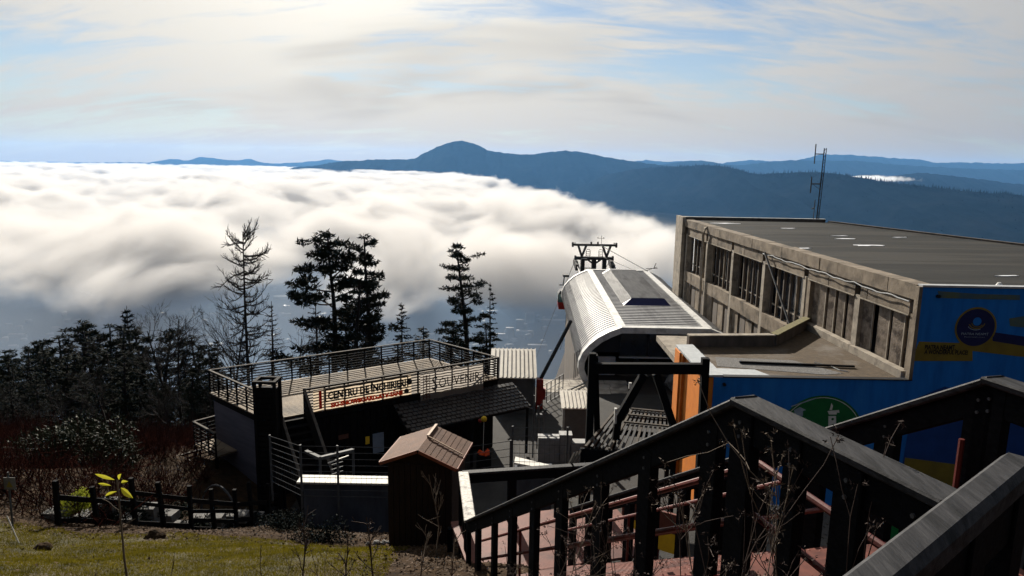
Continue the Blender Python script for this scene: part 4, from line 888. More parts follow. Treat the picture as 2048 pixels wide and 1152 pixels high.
# ------------------------------------------------------------------ souvenir pavilion with roof terrace
FL, FR, NR, NL = Vector((-12.41,27.62)), Vector((-4.0,33.40)), Vector((-0.50,30.30)), Vector((-8.93,24.56))
AV = (NR-NL).normalized(); BV = Vector((AV.y, -AV.x))          # along the front, outwards
DZ = -9.40
def PT(s, t, z=DZ):
    p = FL.lerp(FR, s).lerp(NL.lerp(NR, s), t); return Vector((p.x, p.y, z))
def front_s(px, py, z):                                        # position along the near edge
    p = atz(px, py, z); return (Vector((p.x, p.y))-NL).dot(AV)/(NR-NL).length
def on_front(px, py, off=0.0):                                 # point on the vertical plane of the near edge
    d = ray(px, py); n = Vector((BV.x, BV.y, 0)); o = Vector((NL.x, NL.y, 0))+n*off; return d*(n.dot(o)/n.dot(d))
def pavilion():
    T = empty('souvenir_pavilion', PT(0.5,0.5,-12.5), 'dark timber souvenir pavilion with sunlit plank roof terrace', 'building')
    n = 32
    for k in range(n):
        t0, t1 = (k+0.11)/n, (k+0.89)/n
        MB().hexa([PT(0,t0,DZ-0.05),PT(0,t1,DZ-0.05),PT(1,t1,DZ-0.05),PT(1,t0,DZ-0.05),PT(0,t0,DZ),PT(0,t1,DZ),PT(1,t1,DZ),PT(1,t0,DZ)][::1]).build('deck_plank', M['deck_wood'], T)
    MB().hexa([PT(0.005,0.01,DZ-0.3),PT(0.995,0.01,DZ-0.3),PT(0.995,0.99,DZ-0.3),PT(0.005,0.99,DZ-0.3),PT(0.005,0.01,DZ-0.055),PT(0.995,0.01,DZ-0.055),PT(0.995,0.99,DZ-0.055),PT(0.005,0.99,DZ-0.055)]).build('deck_frame', M['dark_wood'], T)
    # walls
    def wall(name, p, q, z0, z1, m, th=0.12): MB().bar((p.x,p.y,(z0+z1)/2),(q.x,q.y,(z0+z1)/2),th,z1-z0).build(name, m, T)
    I = [PT(0.015,0.04),PT(0.985,0.04),PT(0.985,0.95),PT(0.015,0.95)]
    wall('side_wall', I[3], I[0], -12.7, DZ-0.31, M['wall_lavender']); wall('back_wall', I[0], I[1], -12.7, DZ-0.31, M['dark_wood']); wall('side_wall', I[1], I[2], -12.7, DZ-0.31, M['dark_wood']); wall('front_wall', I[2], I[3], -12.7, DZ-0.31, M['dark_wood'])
    # shallow cladding boards on the front
    for k in range(34):
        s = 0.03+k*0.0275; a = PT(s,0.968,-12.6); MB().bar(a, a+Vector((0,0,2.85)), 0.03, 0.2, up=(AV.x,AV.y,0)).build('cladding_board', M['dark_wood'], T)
    # rails of the terrace
    s0 = front_s(617, 786, -8.45)
    railing(T, [PT(0.004,0.985), PT(0.004,0.006), PT(0.996,0.006), PT(0.996,0.985)], 0.95, 8, 0.82)
    railing(T, [PT(0.996,0.992), PT(s0,0.992)], 0.95, 8, 0.82)
    # outside stair: dropping from the near edge
    b3 = Vector((BV.x,BV.y,0))
    for s in (0.03, s0):
        p = PT(s,1.0); q = p+b3*3.9+Vector((0,0,-3.0)); railing(T, [p, q], 0.95, 7, 0.85, name='stair_railing')
        MB().bar(p+Vector((0,0,-0.15)), q+Vector((0,0,-0.15)), 0.07, 0.28).build('stringer', M['dark_wood'], T)
    for k in range(15):
        p = PT(0.035,1.0)+b3*(0.14+0.26*k)+Vector((0,0,-0.1-0.2*k)); q = PT(s0-0.005,1.0)+b3*(0.14+0.26*k)+Vector((0,0,-0.1-0.2*k))
        MB().bar(p, q, 0.26, 0.045).build('tread', M['dark_wood'], T)
    # shingled awning along the right half of the front
    u0, u1 = 0.49, 1.07; Lf = (NR-NL).length; rows, cols = 8, 26
    top = lambda u: Vector((NL.x,NL.y,0))+Vector((AV.x,AV.y,0))*Lf*u
    wdt, zt, zb = 1.45, -9.72, -10.42
    def AP(u, v): 
        uu = u0+(u1-u0)*u+(-0.0*v); p = top(uu)+b3*(0.02+wdt*v); p.z = zt+(zb-zt)*v; return p
    under = MB(); dn = Vector((0,0,-0.09)); under.hexa([AP(0,0)+dn,AP(1,0)+dn,AP(1,1)+dn,AP(0,1)+dn,AP(0,0)-Vector((0,0,0.02)),AP(1,0)-Vector((0,0,0.02)),AP(1,1)-Vector((0,0,0.02)),AP(0,1)-Vector((0,0,0.02))]); W = under.build('awning', M['dark_wood'], T)
    rs = random.Random(3)
    for r_ in range(rows):
        for c in range(cols):
            o = 0.5/cols if r_ % 2 else 0; ua, ub = c/cols+o+0.003, (c+1)/cols+o-0.003
            if ub > 1.0: ub = 1.0
            va, vb = r_/rows, (r_+1.12)/rows; lift = Vector((0,0,0.045+rs.uniform(0,0.02))); z0 = Vector((0,0,0.004))
            MB().hexa([AP(ua,vb)+z0,AP(ub,vb)+z0,AP(ub,va)+z0,AP(ua,va)+z0,AP(ua,vb)+lift,AP(ub,vb)+lift,AP(ub,va)+z0*3,AP(ua,va)+z0*3]).build('shingle', M['shingle'], W)
    for u in (0.02, 0.5, 0.98): 
        p = AP(u,0.93); MB().bar((p.x,p.y,-12.6),(p.x,p.y,p.z-0.09),0.12).build('awning_post', M['dark_wood'], T)
    # door and notices on the front wall
    def plate(name, px0, py0, px1, py1, m, off):
        a = on_front(px0,py1,off); b = on_front(px1,py1,off); zt_ = on_front((px0+px1)/2,py0,off).z; z0 = (a.z+b.z)/2
        MB().bar((a.x,a.y,(z0+zt_)/2),(b.x,b.y,(z0+zt_)/2),0.02,zt_-z0).build(name, m, T)
    plate('door', 746, 866, 768, 905, M['door_blue'], -0.05); plate('notice', 731, 873, 739, 888, M['yellow_bright'], -0.05); plate('notice', 677, 869, 697, 878, M['banner_brown'], -0.05)
pavilion()

def banner(name, label, px0, px1, ztop, zbot, m, off=0.10, sag=0.0):
    """cloth hung on the outside of the near railing; returns root, origin, width, local frame"""
    s0 = front_s(px0, 786-(px0-617)*0.185, -8.45); s1 = front_s(px1, 786-(px1-617)*0.185, -8.45)
    a = PT(s0,1.0,ztop)+Vector((BV.x,BV.y,0))*off; b = PT(s1,1.0,ztop)+Vector((BV.x,BV.y,0))*off; w = (b-a).length; n = 24
    T = empty(name, (a+b)/2+Vector((0,0,zbot-ztop)), label, 'banner')
    mb = MB(); rows = 7
    def pt(i, j): 
        u = i/n; v = j/(rows-1); wob = 0.018*math.sin(u*17+v*3)*v+0.012*math.sin(u*41+1)
        return a.lerp(b, u)+Vector((BV.x,BV.y,0))*wob+Vector((0,0,(zbot-ztop)*v-sag*math.sin(math.pi*u)*0.5*v+sag*(v**2)*max(0,u-0.8)*2))
    for i in range(n):
        for j in range(rows-1): mb.poly([pt(i,j+1),pt(i+1,j+1),pt(i+1,j),pt(i,j)])
    mb.build('cloth', m, T, True); return T, a, w
RT = (AV.x, AV.y, 0); B3 = Vector((BV.x,BV.y,0))
T, a, w = banner('rental_banner', 'white rental banner with black framed lettering and red line below', 632, 826, -8.50, -9.36, M['cloth_white'])
def on(u, dz, off=0.045): return a+Vector(RT)*w*u+Vector((0,0,dz))+B3*off
fr = MB()
for (u0, d0, u1, d1) in ((0.115,-0.05,0.955,-0.05),(0.115,-0.53,0.955,-0.53),(0.115,-0.05,0.115,-0.53),(0.955,-0.05,0.955,-0.53)): fr.bar(on(u0,d0), on(u1,d1), 0.01, 0.05, up=(0,0,1) if u0 != u1 else RT)
fr.build('frame_print', M['banner_ink'], T)
text_mesh('CENTRU DE ÎNCHIRIERI', 0.42, M['banner_ink'], 'lettering', T, on(0.135,-0.46), RT, (0,0,1), width=w*0.80, bold=0.022)
text_mesh('SKI-SNOWBOARD-ATV-SĂNII', 0.24, M['cloth_red'], 'lettering', T, on(0.16,-0.79), RT, (0,0,1), width=w*0.74, bold=0.02)
MB().bar(on(0.065,-0.06), on(0.065,-0.78), 0.01, 0.11, up=RT).build('red_stripe', M['cloth_red'], T)
c = on(0.97,-0.30); MB().tube([c, c+B3*0.01], 0.13, 14).build('badge_print', M['banner_ink'], T); c = on(0.94,-0.68); MB().tube([c, c+B3*0.01], 0.11, 14).build('badge_print', M['banner_ink'], T)
T, a, w = banner('souvenir_banner', 'sagging grey souvenir banner with thin dark capitals', 843, 966, -8.56, -9.82, M['cloth_grey'], 0.12, 0.12)
text_mesh('S', 0.84, M['banner_ink'], 'lettering', T, on(0.17,-0.78), RT, (0,0,1), width=w*0.085)
text_mesh('OUVENIR', 0.60, M['banner_ink'], 'lettering', T, on(0.275,-0.72), RT, (0,0,1), width=w*0.66)
text_mesh('suveniruri', 0.17, M['cloth_white'], 'lettering', T, on(0.24,-0.98), RT, (0,0,1), width=w*0.2)
text_mesh('artizanat', 0.17, M['cloth_white'], 'lettering', T, on(0.52,-0.98), RT, (0,0,1), width=w*0.2)
for dz in (-0.04, -1.05): pass
for u in (0.04, 0.135): MB().bar(on(u,-0.08), on(u,-1.12), 0.008, 0.03, up=RT).build('border_print', M['banner_brown'], T)
for k in range(7):
    c = on(0.088,-0.16-0.145*k); g = MB()
    for dx, dz in ((-0.07,0),(0.07,0),(0,0.05),(0,-0.05),(0,0)): g.bar(c+Vector(RT)*(dx-0.025)+Vector((0,0,dz)), c+Vector(RT)*(dx+0.025)+Vector((0,0,dz)), 0.008, 0.045)
    g.build('motif_print', M['banner_brown'], T)
c = on(0.18,-1.25); MB().tube([c+Vector((0,0,0.1)), c+Vector((0.04,0,-0.06)), c+Vector((0.09,0,-0.2))], 0.025, 5).build('tie_string', M['cloth_white'], T)

def pillar():
    c = Vector((-8.52, 23.55)); T = empty('timber_pillar', (c.x, c.y, -12.55), 'tall dark square pillar at the near left corner of the terrace', 'pillar')
    w, d = 0.345, 0.28; zt = -7.58
    MB().box(c.x-w+0.03,c.x+w-0.03,c.y-d+0.03,c.y+d-0.03,-12.7,zt-0.25).build('core', M['dark_wood'], T)
    for sx in (-1, 1):
        for sy in (-1, 1): MB().box(c.x+sx*w-0.05,c.x+sx*w+0.05,c.y+sy*d-0.05,c.y+sy*d+0.05,-12.7,zt).build('corner_post', M['dark_wood'], T)
    f = MB()
    for sy in (-1, 1): f.box(c.x-w-0.06,c.x+w+0.06,c.y+sy*d-0.06,c.y+sy*d+0.06,zt,zt+0.09)
    for sx in (-1, 1): f.box(c.x+sx*w-0.06,c.x+sx*w+0.06,c.y-d+0.06,c.y+d-0.06,zt,zt+0.09)
    f.build('top_frame', M['dark_wood'], T)
    for k in range(22):
        z = zt-0.2-0.2*k; MB().box(c.x-w+0.05,c.x+w-0.05,c.y-d-0.015,c.y-d+0.03,z-0.09,z+0.06).build('slat', M['dark_wood'], T)
pillar()

def side_stair():
    T = empty('side_stair', (-13.2, 26.5, -12.6), 'slatted side landings stepping down beside the lavender wall', 'stair')
    def landing(pts, z, h):
        P = [atz(x, y, z+h) for x, y in pts]; P = [Vector((p.x,p.y,z)) for p in P]
        q = P[0]+P[2]-P[1]
        MB().poly([P[0],P[1],P[2],q]).build('landing', M['deck_wood'], T) if False else MB().prism([(p.x,p.y) for p in (P[2],q,P[0],P[1])], z-0.08, z-0.01).build('landing', M['deck_wood'], T)
        railing(T, P, h, 6, 0.7)
        for p in P: MB().bar((p.x,p.y,gz(p.x,p.y)-0.2),(p.x,p.y,z-0.08),0.1).build('leg', M['dark_wood'], T)
    landing([(440,829),(387,843),(430,866)], -11.35, 0.95)
    landing([(432,890),(333,918),(362,942)], -12.3, 0.9)
    a = Vector((-12.35,26.3,-11.0)); 
    for k in range(7): MB().box(-13.4,-12.3,25.4-0.22*k-0.13,25.4-0.22*k+0.13,-11.45-0.14*k,-11.40-0.14*k).build('tread', M['deck_wood'], T)
side_stair()

# ------------------------------------------------------------------ small hut
def hut():
    d = Vector((0.162,0.987,0)); r = Vector((0.987,-0.162,0)); c = Vector((-1.90,13.75,0)); T = empty('brown_hut', (c.x+0.1,c.y+0.8,-8.3), 'small brown hut with shingled gable roof on the bank', 'hut')
    def W(u, v, z): p = c+r*u+d*v; return Vector((p.x,p.y,z))
    L = 1.42; hw = 0.83; zr, ze = -5.87, -6.20
    body = MB(); x = 0.70; body.hexa([W(-x,0.12,-8.5),W(x,0.12,-8.5),W(x,L-0.1,-8.5),W(-x,L-0.1,-8.5),W(-x,0.12,ze-0.0),W(x,0.12,ze-0.0),W(x,L-0.1,ze),W(-x,L-0.1,ze)]); body.build('wall', M['hut_wall'], T)
    for v in (0.12, L-0.1): MB().poly([W(-x,v,ze),W(x,v,ze),W(0,v,zr-0.08)]).build('gable', M['hut_wall'], T)
    for k in range(11):
        u = -x+0.065+k*0.127; MB().bar(W(u,0.108,-8.3), W(u,0.108,ze-0.02), 0.115, 0.02, up=d).build('wall_board', M['hut_wall'], T)
    for s in (-1, 1):
        for row in range(7):
            a, b = row/7, (row+1.15)/7
            if row == 6: b = 1.0
            def q(t, v, l): return W(s*hw*t, v, zr+(ze-zr)*t+l)
            P = [q(a,0,0.0),q(a,L,0.0),q(b,L,0.0),q(b,0,0.0)]; Q = [q(a,0,0.014),q(a,L,0.014),q(b,L,0.022),q(b,0,0.022)]
            if s > 0: P, Q = P[::-1], Q[::-1]
            MB().hexa(P+Q).build('shingle_row', M['hut_roof'], T)
        MB().bar(W(s*0.02,-0.012,zr-0.02), W(s*hw,-0.012,ze-0.02), 0.025, 0.07).build('barge_board', M['hut_roof_edge'], T)
        MB().bar(W(s*(hw+0.012),0,ze-0.015), W(s*(hw+0.012),L,ze-0.015), 0.03, 0.06).build('eave_board', M['hut_roof_edge'], T)
    MB().bar(W(0,0.75,zr+0.035), W(0,L+0.02,zr+0.035), 0.055, 0.035).build('ridge_cap', M['batten'], T)
    MB().bar(W(0.02,0.72,zr+0.036), W(0.80,0.62,ze+0.062), 0.032, 0.02).build('roof_batten', M['batten'], T)
    for s in (-1, 1): MB().bar(W(s*0.55,0.0,-8.42), W(s*0.55,0.35,-8.42), 0.4, 0.28).build('foundation_block', M['stone'], T)
hut()

# ------------------------------------------------------------------ coped wall and wire fences in front of the pavilion
def coped_wall():
    a, b = aty(603, 963, 19.0), aty(800, 963, 19.0); zt = -9.10
    T = empty('coped_wall', (a.x+1, 19, -10.6), 'low grey wall with white coping left of the hut', 'wall')
    MB().box(a.x+0.04,b.x,19.02,19.3,-12.0,zt-0.06).build('body', M['wall_grey'], T)
    n = 4; w = (b.x-a.x)/n
    for k in range(n): MB().box(a.x+k*w+(0.0 if k else -0.12),a.x+(k+1)*w-0.008,18.93,19.42,zt-0.06,zt).build('coping_slab', M['coping_white'], T)
    a2 = aty(1028, 925, 20.5); C = empty('coping_piece', (a2.x, 20.5, a2.z), 'short white coping slab beside the right wire fence', 'slab')
    MB().hexa([(a2.x,20.5,a2.z-0.06),(a2.x+1.25,20.2,a2.z-0.16),(a2.x+1.3,20.5,a2.z-0.16),(a2.x+0.05,20.95,a2.z-0.06),(a2.x,20.5,a2.z),(a2.x+1.25,20.2,a2.z-0.1),(a2.x+1.3,20.5,a2.z-0.1),(a2.x+0.05,20.95,a2.z)]).build('slab', M['coping_white'], C)
    MB().box(a2.x+0.02,a2.x+1.2,20.55,20.85,-12.3,a2.z-0.17).build('support', M['wall_grey'], C)
coped_wall()
def wire_fence(lab, P, h, nw, mesh, extra=0.0):
    T = empty('wire_fence', P[0], lab, 'fence')
    for p in P: MB().tube([p-Vector((0,0,0.6)), p+Vector((0,0,h))], 0.035, 6).build('post', M['galvanised'], T)
    for a, b in zip(P, P[1:]):
        for k in range(nw):
            z = h*(0.04+0.94*k/(nw-1)); MB().tube([a+Vector((0,0,z)), b+Vector((0,0,z))], 0.009, 4).build('wire', M['galvanised'], T)
        if mesh:
            g = MB(); L = (b-a).length; n = int(L/0.14)
            for k in range(n): q = a.lerp(b, (k+0.5)/n); g.tube([q+Vector((0,0,0.02)), q+Vector((0,0,h*mesh))], 0.004, 3)
            g.build('wire_mesh', M['galvanised'], T)['kind'] = 'stuff'
p0, p1, p2 = aty(604, 990, 18.85), aty(677, 985, 18.85), aty(790, 985, 18.85)
for p in (p0, p1, p2): p.z = -9.55
wire_fence('grey wire fence in front of the coped wall', [Vector((-7.55,20.9,-10.1)), p0, p1, p2], 1.62, 9, 0.45)
q0, q1, q2 = aty(1024, 930, 20.0), aty(1133, 930, 20.0), aty(1240, 930, 20.0)
for p in (q0, q1, q2): p.z = -9.45
wire_fence('wire fence between the hut and the swing platform', [q0, q1], 1.75, 7, 0.9)
wire_fence('wire fence stretch running behind the hut roof', [p2+Vector((0.02,0.1,0)), q0+Vector((-0.05,0,0.0))], 1.3, 6, 0.0)

def bits_by_pavilion():
    p = aty(640, 921, 21.0); T = empty('steel_beam', p, 'bent pale steel beam lying behind the wire fence', 'beam')
    a, b, c = aty(612,903,21.0), aty(640,916,20.6), aty(706,900,21.8)
    MB().bar(a,b,0.12,0.09).build('arm', M['galvanised'], T); MB().bar(b,c,0.12,0.09).build('arm', M['galvanised'], T); MB().bar(b+Vector((0.25,0,-0.16)),c+Vector((-0.15,0,-0.2)),0.04,0.03).build('rod', M['coping_white'], T)
    for k in range(3): MB().bar(b+Vector((0.3,0.2,-0.32-0.16*k)), c+Vector((-0.35,0,-0.42-0.16*k)), 0.03, 0.03).build('rod', M['galvanised'], T)
    q = Vector((b.x,20.9,0)); MB().bar((b.x,b.y,gz(b.x,b.y)-0.2),(b.x,b.y,b.z),0.07).build('stand', M['galvanised'], T); MB().bar((c.x,c.y,-12.6),(c.x,c.y,c.z),0.07).build('stand', M['galvanised'], T)
    # balloon face and orange toys below the awning
    p = aty(968, 838, 27.6); T = empty('smiley_balloon', p, 'round yellow smiley balloon under the awning', 'balloon')
    MB().tube([p+Vector((0,0,-0.0))+Vector((0,0.06,0)), p+Vector((0,0.03,0)), p+Vector((0,-0.03,0)), p+Vector((0,-0.06,0))], [0.06,0.12,0.12,0.06], 16).build('face', M['yellow_bright'], T, True)
    for dx in (-0.04, 0.04): MB().tube([p+Vector((dx,-0.06,0.03)), p+Vector((dx,-0.075,0.03))], 0.014, 6).build('eye', M['black_paint'], T)
    MB().tube([p+Vector((0.06*math.cos(t),-0.068,-0.01+0.06*math.sin(t))) for t in np.linspace(math.radians(200), math.radians(340), 7)], 0.009, 4).build('mouth', M['black_paint'], T)
    MB().tube([p+Vector((0,0,-0.1)), p+Vector((-0.05,0,-2.9))], 0.01, 4).build('stick', M['white_paint'], T)
    MB().tube([p+Vector((-0.16,0.05,-0.08)), p+Vector((-0.16,0.0,-0.08)), p+Vector((-0.16,-0.05,-0.08))], [0.04,0.09,0.04], 12).build('red_ball', M['red_metal'], T, True)
    p = aty(968, 906, 27.2); T = empty('orange_toys', (p.x, 27.2, p.z-0.12), 'bright orange spiky toy below the balloon', 'toy')
    rs = random.Random(6); g = MB()
    for k in range(16): 
        a_ = rs.uniform(0, 2*math.pi); e = rs.uniform(-0.3, 1.3); o = Vector((rs.uniform(-0.22,0.22), rs.uniform(-0.05,0.05), rs.uniform(-0.08,0.08)))
        g.tube([p+o, p+o+Vector((math.cos(a_)*math.cos(e), math.sin(a_)*math.cos(e)*0.5, math.sin(e)))*rs.uniform(0.1,0.22)], [0.07,0.015], 6)
    g.build('spikes', M['orange_bright'], T); MB().box(p.x-0.3,p.x+0.3,27.0,27.4,-12.55,p.z-0.08).build('stand', M['dark_wood'], T)
bits_by_pavilion()

# ------------------------------------------------------------------ giant swing on a slatted platform
def swing():
    nl, fl, fr, nr = Vector((2.57,23.2,0)), Vector((4.30,27.2,0)), Vector((6.40,26.7,0)), Vector((5.60,22.5,0)); Z = -9.6
    T = empty('swing_platform', (4.5,24.5,-12.4), 'dark slatted platform below the tall swing frame', 'platform')
    n = 15
    for k in range(n):
        t = (k+0.5)/n; a = nl.lerp(nr, t); b = fl.lerp(fr, t); MB().bar((a.x,a.y,Z-0.04),(b.x,b.y,Z-0.04),0.085,0.08).build('slat', M['rail_worn' if k % 4 else 'rail_cap'], T)
    MB().bar((nl.x,nl.y,Z-0.30),(nr.x,nr.y,Z-0.30),0.12,0.42).build('front_beam', M['rail_dark'], T); MB().bar((fl.x,fl.y,Z-0.30),(fr.x,fr.y,Z-0.30),0.12,0.42).build('back_beam', M['rail_dark'], T)
    MB().bar(((nl.x+fl.x)/2,(nl.y+fl.y)/2,Z-0.2),((nr.x+fr.x)/2,(nr.y+fr.y)/2,Z-0.2),0.1,0.2).build('joist', M['rail_dark'], T)
    for p in (nl, fl, fr, nr): MB().bar((p.x,p.y,-12.7),(p.x,p.y,Z-0.1),0.16).build('leg', M['rail_dark'], T)
    # ladder-like rack lying on the far side
    for v in (0.60, 0.80, 0.97):
        a = nl.lerp(fl, v).lerp(nr.lerp(fr, v), 0.30); b = nl.lerp(fl, v).lerp(nr.lerp(fr, v), 1.0); MB().bar((a.x,a.y,Z+0.06),(b.x,b.y,Z+0.06),0.09,0.06).build('rack_bar', M['rail_cap'], T)
    # ramp slats leading down at the near left
    for k in range(3): MB().bar((2.5-0.12*k,23.1-0.1*k,Z-0.15),(1.9-0.12*k,21.9-0.1*k,Z-0.75),0.06,0.05).build('ramp_slat', M['rail_cap'], T)
    S_ = empty('giant_swing', (5,24,Z), 'tall black timber swing frame with crossbeam and A braces', 'swing')
    def post(name, p, q, w): MB().bar(p, q, w, w, up=(0,1,0)).build(name, M['rail_dark'], S_)
    tl = aty(1185, 706, 24.2); tr = aty(1411, 716, 23.5)
    post('post', (tl.x-0.02,24.2,-12.6), (tl.x,24.2,tl.z), 0.25); post('leg', (tl.x+0.60,25.3,-12.6), (tl.x+0.12,24.5,tl.z-0.15), 0.22)
    post('post', (tr.x+0.08,23.5,-12.6), (tr.x,23.5,tr.z), 0.25)
    bl = aty(1188, 736, 24.2); br = aty(1409, 737, 23.5); MB().bar(bl, br, 0.26, 0.36).build('crossbeam', M['rail_dark'], S_)
    ml = aty(1288, 748, 23.9); mr = aty(1312, 748, 23.85)
    post('brace', aty(1236,838,23.9), ml, 0.26); post('brace', aty(1350,862,23.7), mr, 0.26); post('brace', aty(1236,838,23.9)+Vector((0,0,0.02)), (aty(1236,838,23.9).x-0.05,23.9,Z-0.02), 0.24); post('brace', aty(1350,862,23.7), (aty(1350,862,23.7).x+0.05,23.7,Z-0.02), 0.24)
    a = aty(1236,835,23.7); MB().box(a.x-0.14,a.x-0.06,23.6,23.75,a.z-0.2,a.z+0.35).build('bracket', M['trim_white'], S_)
    a = aty(1260,772,23.7); MB().box(a.x-0.04,a.x+0.05,23.65,23.75,a.z-0.1,a.z+0.12).build('bracket', M['trim_white'], S_)
swing()
# ------------------------------------------------------------------ wooden stair with black railings in the foreground
def proj(p):
    x, y, z = p; f = y*math.cos(PITCH)-z*math.sin(PITCH); dn = -y*math.sin(PITCH)-z*math.cos(PITCH); a = x/f; b = dn/f
    return (1024+(a*math.cos(ROLL)-b*math.sin(ROLL))*F, 576+(b*math.cos(ROLL)+a*math.sin(ROLL))*F)
A1 = aty(1490, 795, 3.7); A2 = aty(940, 1040, 10.5)
EP = Vector((A2.x-A1.x, A2.y-A1.y, 0)); RUN = EP.length; EP.normalize(); RP_ = Vector((EP.y, -EP.x, 0)); SL = (A2.z-A1.z)/RUN; SW = 1.76
UPV = Vector((0,0,1))
def diamond(m):                               # raised checker pattern of the steel treads
    nt = m.node_tree; N = nt.nodes; L = nt.links; b = N['Principled BSDF']; g = N.new('ShaderNodeNewGeometry')
    mp = N.new('ShaderNodeMapping'); mp.inputs['Scale'].default_value = (22, 22, 22); mp.inputs['Rotation'].default_value = (0, 0, 0.5); L.new(g.outputs['Position'], mp.inputs[0])
    v = N.new('ShaderNodeTexVoronoi'); v.inputs['Scale'].default_value = 1.0; v.inputs['Randomness'].default_value = 0.15; L.new(mp.outputs[0], v.inputs['Vector'])
    r = N.new('ShaderNodeMapRange'); r.inputs[1].default_value = 0.22; r.inputs[2].default_value = 0.32; r.inputs[3].default_value = 1.0; r.inputs[4].default_value = 0.0; L.new(v.outputs['Distance'], r.inputs[0])
    bp = N.new('ShaderNodeBump'); bp.inputs['Distance'].default_value = 0.004; L.new(r.outputs[0], bp.inputs['Height']); L.new(bp.outputs[0], b.inputs['Normal'])
diamond(M['red_plate'])
def handrail(T, p, q, capm='rail_worn', cw=0.15, face=0.17, name='handrail'):
    d = (q-p).normalized(); n = 5; 
    R = MB().bar(p-UPV*0.02-d*0.02, q-UPV*0.02+d*0.02, cw, 0.045, bevel=0.01).build(name, M[capm], T)
    MB().bar(p-UPV*(0.045+face/2), q-UPV*(0.045+face/2), 0.06, face, bevel=0.008).build('rail_board', M['rail_dark'], R)
    return R
def wpost(T, top, h, w=0.17, d=0.07, axis=None, name='baluster'):
    b = MB().bar(top-UPV*h, top, w, d, up=RP_ if axis is None else axis, bevel=0.006).build(name, M['rail_dark'], T)
    if axis is None:
        for dz in (0.07, 0.15): c = top-UPV*dz-RP_*(d/2); MB().tube([c, c-RP_*0.010], 0.011, 6).build('bolt', M['galvanised'], b)
    return b
def along(o, t): return A1+RP_*o+EP*t+UPV*SL*max(0, t)
def px_t(o, px):                               # run along the flight whose top projects to column px
    lo, hi = 0.0, RUN
    for _ in range(40):
        m = (lo+hi)/2
        if proj(along(o, m))[0] > px: lo = m
        else: hi = m
    return lo
def stair():
    T = empty('red_stair', (A1.x, A1.y, gz(A1.x, A1.y)), 'red chequer plate stair descending between black timber railings', 'stair')
    z0 = A1.z-1.06; n = 24; run = RUN/n; rise = -SL*run
    for k in range(n):
        a = A1+EP*(run*k); z = z0-rise*(k+1)+0.0
        p, q = a+RP_*0.06, a+RP_*(SW-0.06)
        MB().hexa([(p.x,p.y,z-0.03),(q.x,q.y,z-0.03),(q.x+EP.x*run*1.04,q.y+EP.y*run*1.04,z-0.03),(p.x+EP.x*run*1.04,p.y+EP.y*run*1.04,z-0.03),
                   (p.x,p.y,z),(q.x,q.y,z),(q.x+EP.x*run*1.04,q.y+EP.y*run*1.04,z),(p.x+EP.x*run*1.04,p.y+EP.y*run*1.04,z)]).build('tread', M['red_plate'], T)
    def slab(name, o0, o1, t0, t1, z):
        P = [A1+RP_*o+EP*t for o, t in ((o0,t0),(o1,t0),(o1,t1),(o0,t1))]; MB().prism([(p.x,p.y) for p in P], z-0.05, z).build(name, M['red_plate'], T)
    slab('upper_landing', 0.05, SW-0.05, -1.6, 0.0, z0); slab('lower_landing', 0.05, SW+1.6, RUN+0.02, RUN+1.95, A2.z-1.06)
    for o in (0.03, SW-0.03):
        MB().bar(A1+RP_*o-UPV*1.2, A1+RP_*o+EP*RUN+UPV*(A2.z-A1.z-1.2), 0.05, 0.22).build('stringer', M['red_metal'], T)
        for t in (0.0, RUN*0.5, RUN, RUN+1.9):
            p = A1+RP_*o+EP*t; z = z0+SL*min(t, RUN); MB().bar((p.x,p.y,gz(p.x,p.y)-0.6),(p.x,p.y,z-0.1),0.1).build('support', M['rail_dark'], T)
    # red pipe rails inside the balustrades
    for o in (0.13, SW-0.13):
        for h in (0.34, 0.66):
            P = [A1+RP_*o-EP*1.3-UPV*(1.06-h), A1+RP_*o-UPV*(1.06-h), A1+RP_*o+EP*RUN+UPV*(A2.z-A1.z-1.06+h)]
            if o > 1: P = [A1+RP_*o+EP*0.9+UPV*(SL*0.9-1.06+h), P[2]]
            MB().tube(P, 0.021, 8).build('pipe_rail', M['red_pipe'], T)
        for t in (0.05, RUN*0.33, RUN*0.66, RUN): 
            p = A1+RP_*o+EP*t; z = z0+SL*t; MB().tube([(p.x,p.y,z-0.05),(p.x,p.y,z+0.68)], 0.018, 6).build('pipe_post', M['red_pipe'], T)
stair()
def balustrade_near():
    T = empty('stair_balustrade', (A1.x, A1.y, gz(A1.x, A1.y)), 'near black timber balustrade rising to a corner then running level', 'railing')
    handrail(T, A2, A1, 'rail_worn'); e = A1-EP*1.22+RP_*0.10; e.z = A1.z-0.0; handrail(T, A1, e, 'rail_worn', 0.17, 0.19)
    for px, w in ((957,0.16),(990,0.13),(1026,0.20),(1071,0.19),(1126,0.19),(1205,0.19),(1300,0.19),(1432,0.17)):
        t = px_t(0, px); p = along(0, t)-UPV*0.06; wpost(T, p, 1.5 if px > 960 else 1.6, w)
    wpost(T, A1-UPV*0.06-EP*0.03, 2.6, 0.19); wpost(T, A1-UPV*0.06-EP*0.42+RP_*0.03, 2.6, 0.12); wpost(T, A1-UPV*0.06-EP*0.78+RP_*0.05, 2.6, 0.17); wpost(T, A1-UPV*0.06-EP*1.12+RP_*0.08, 2.6, 0.14)
balustrade_near()
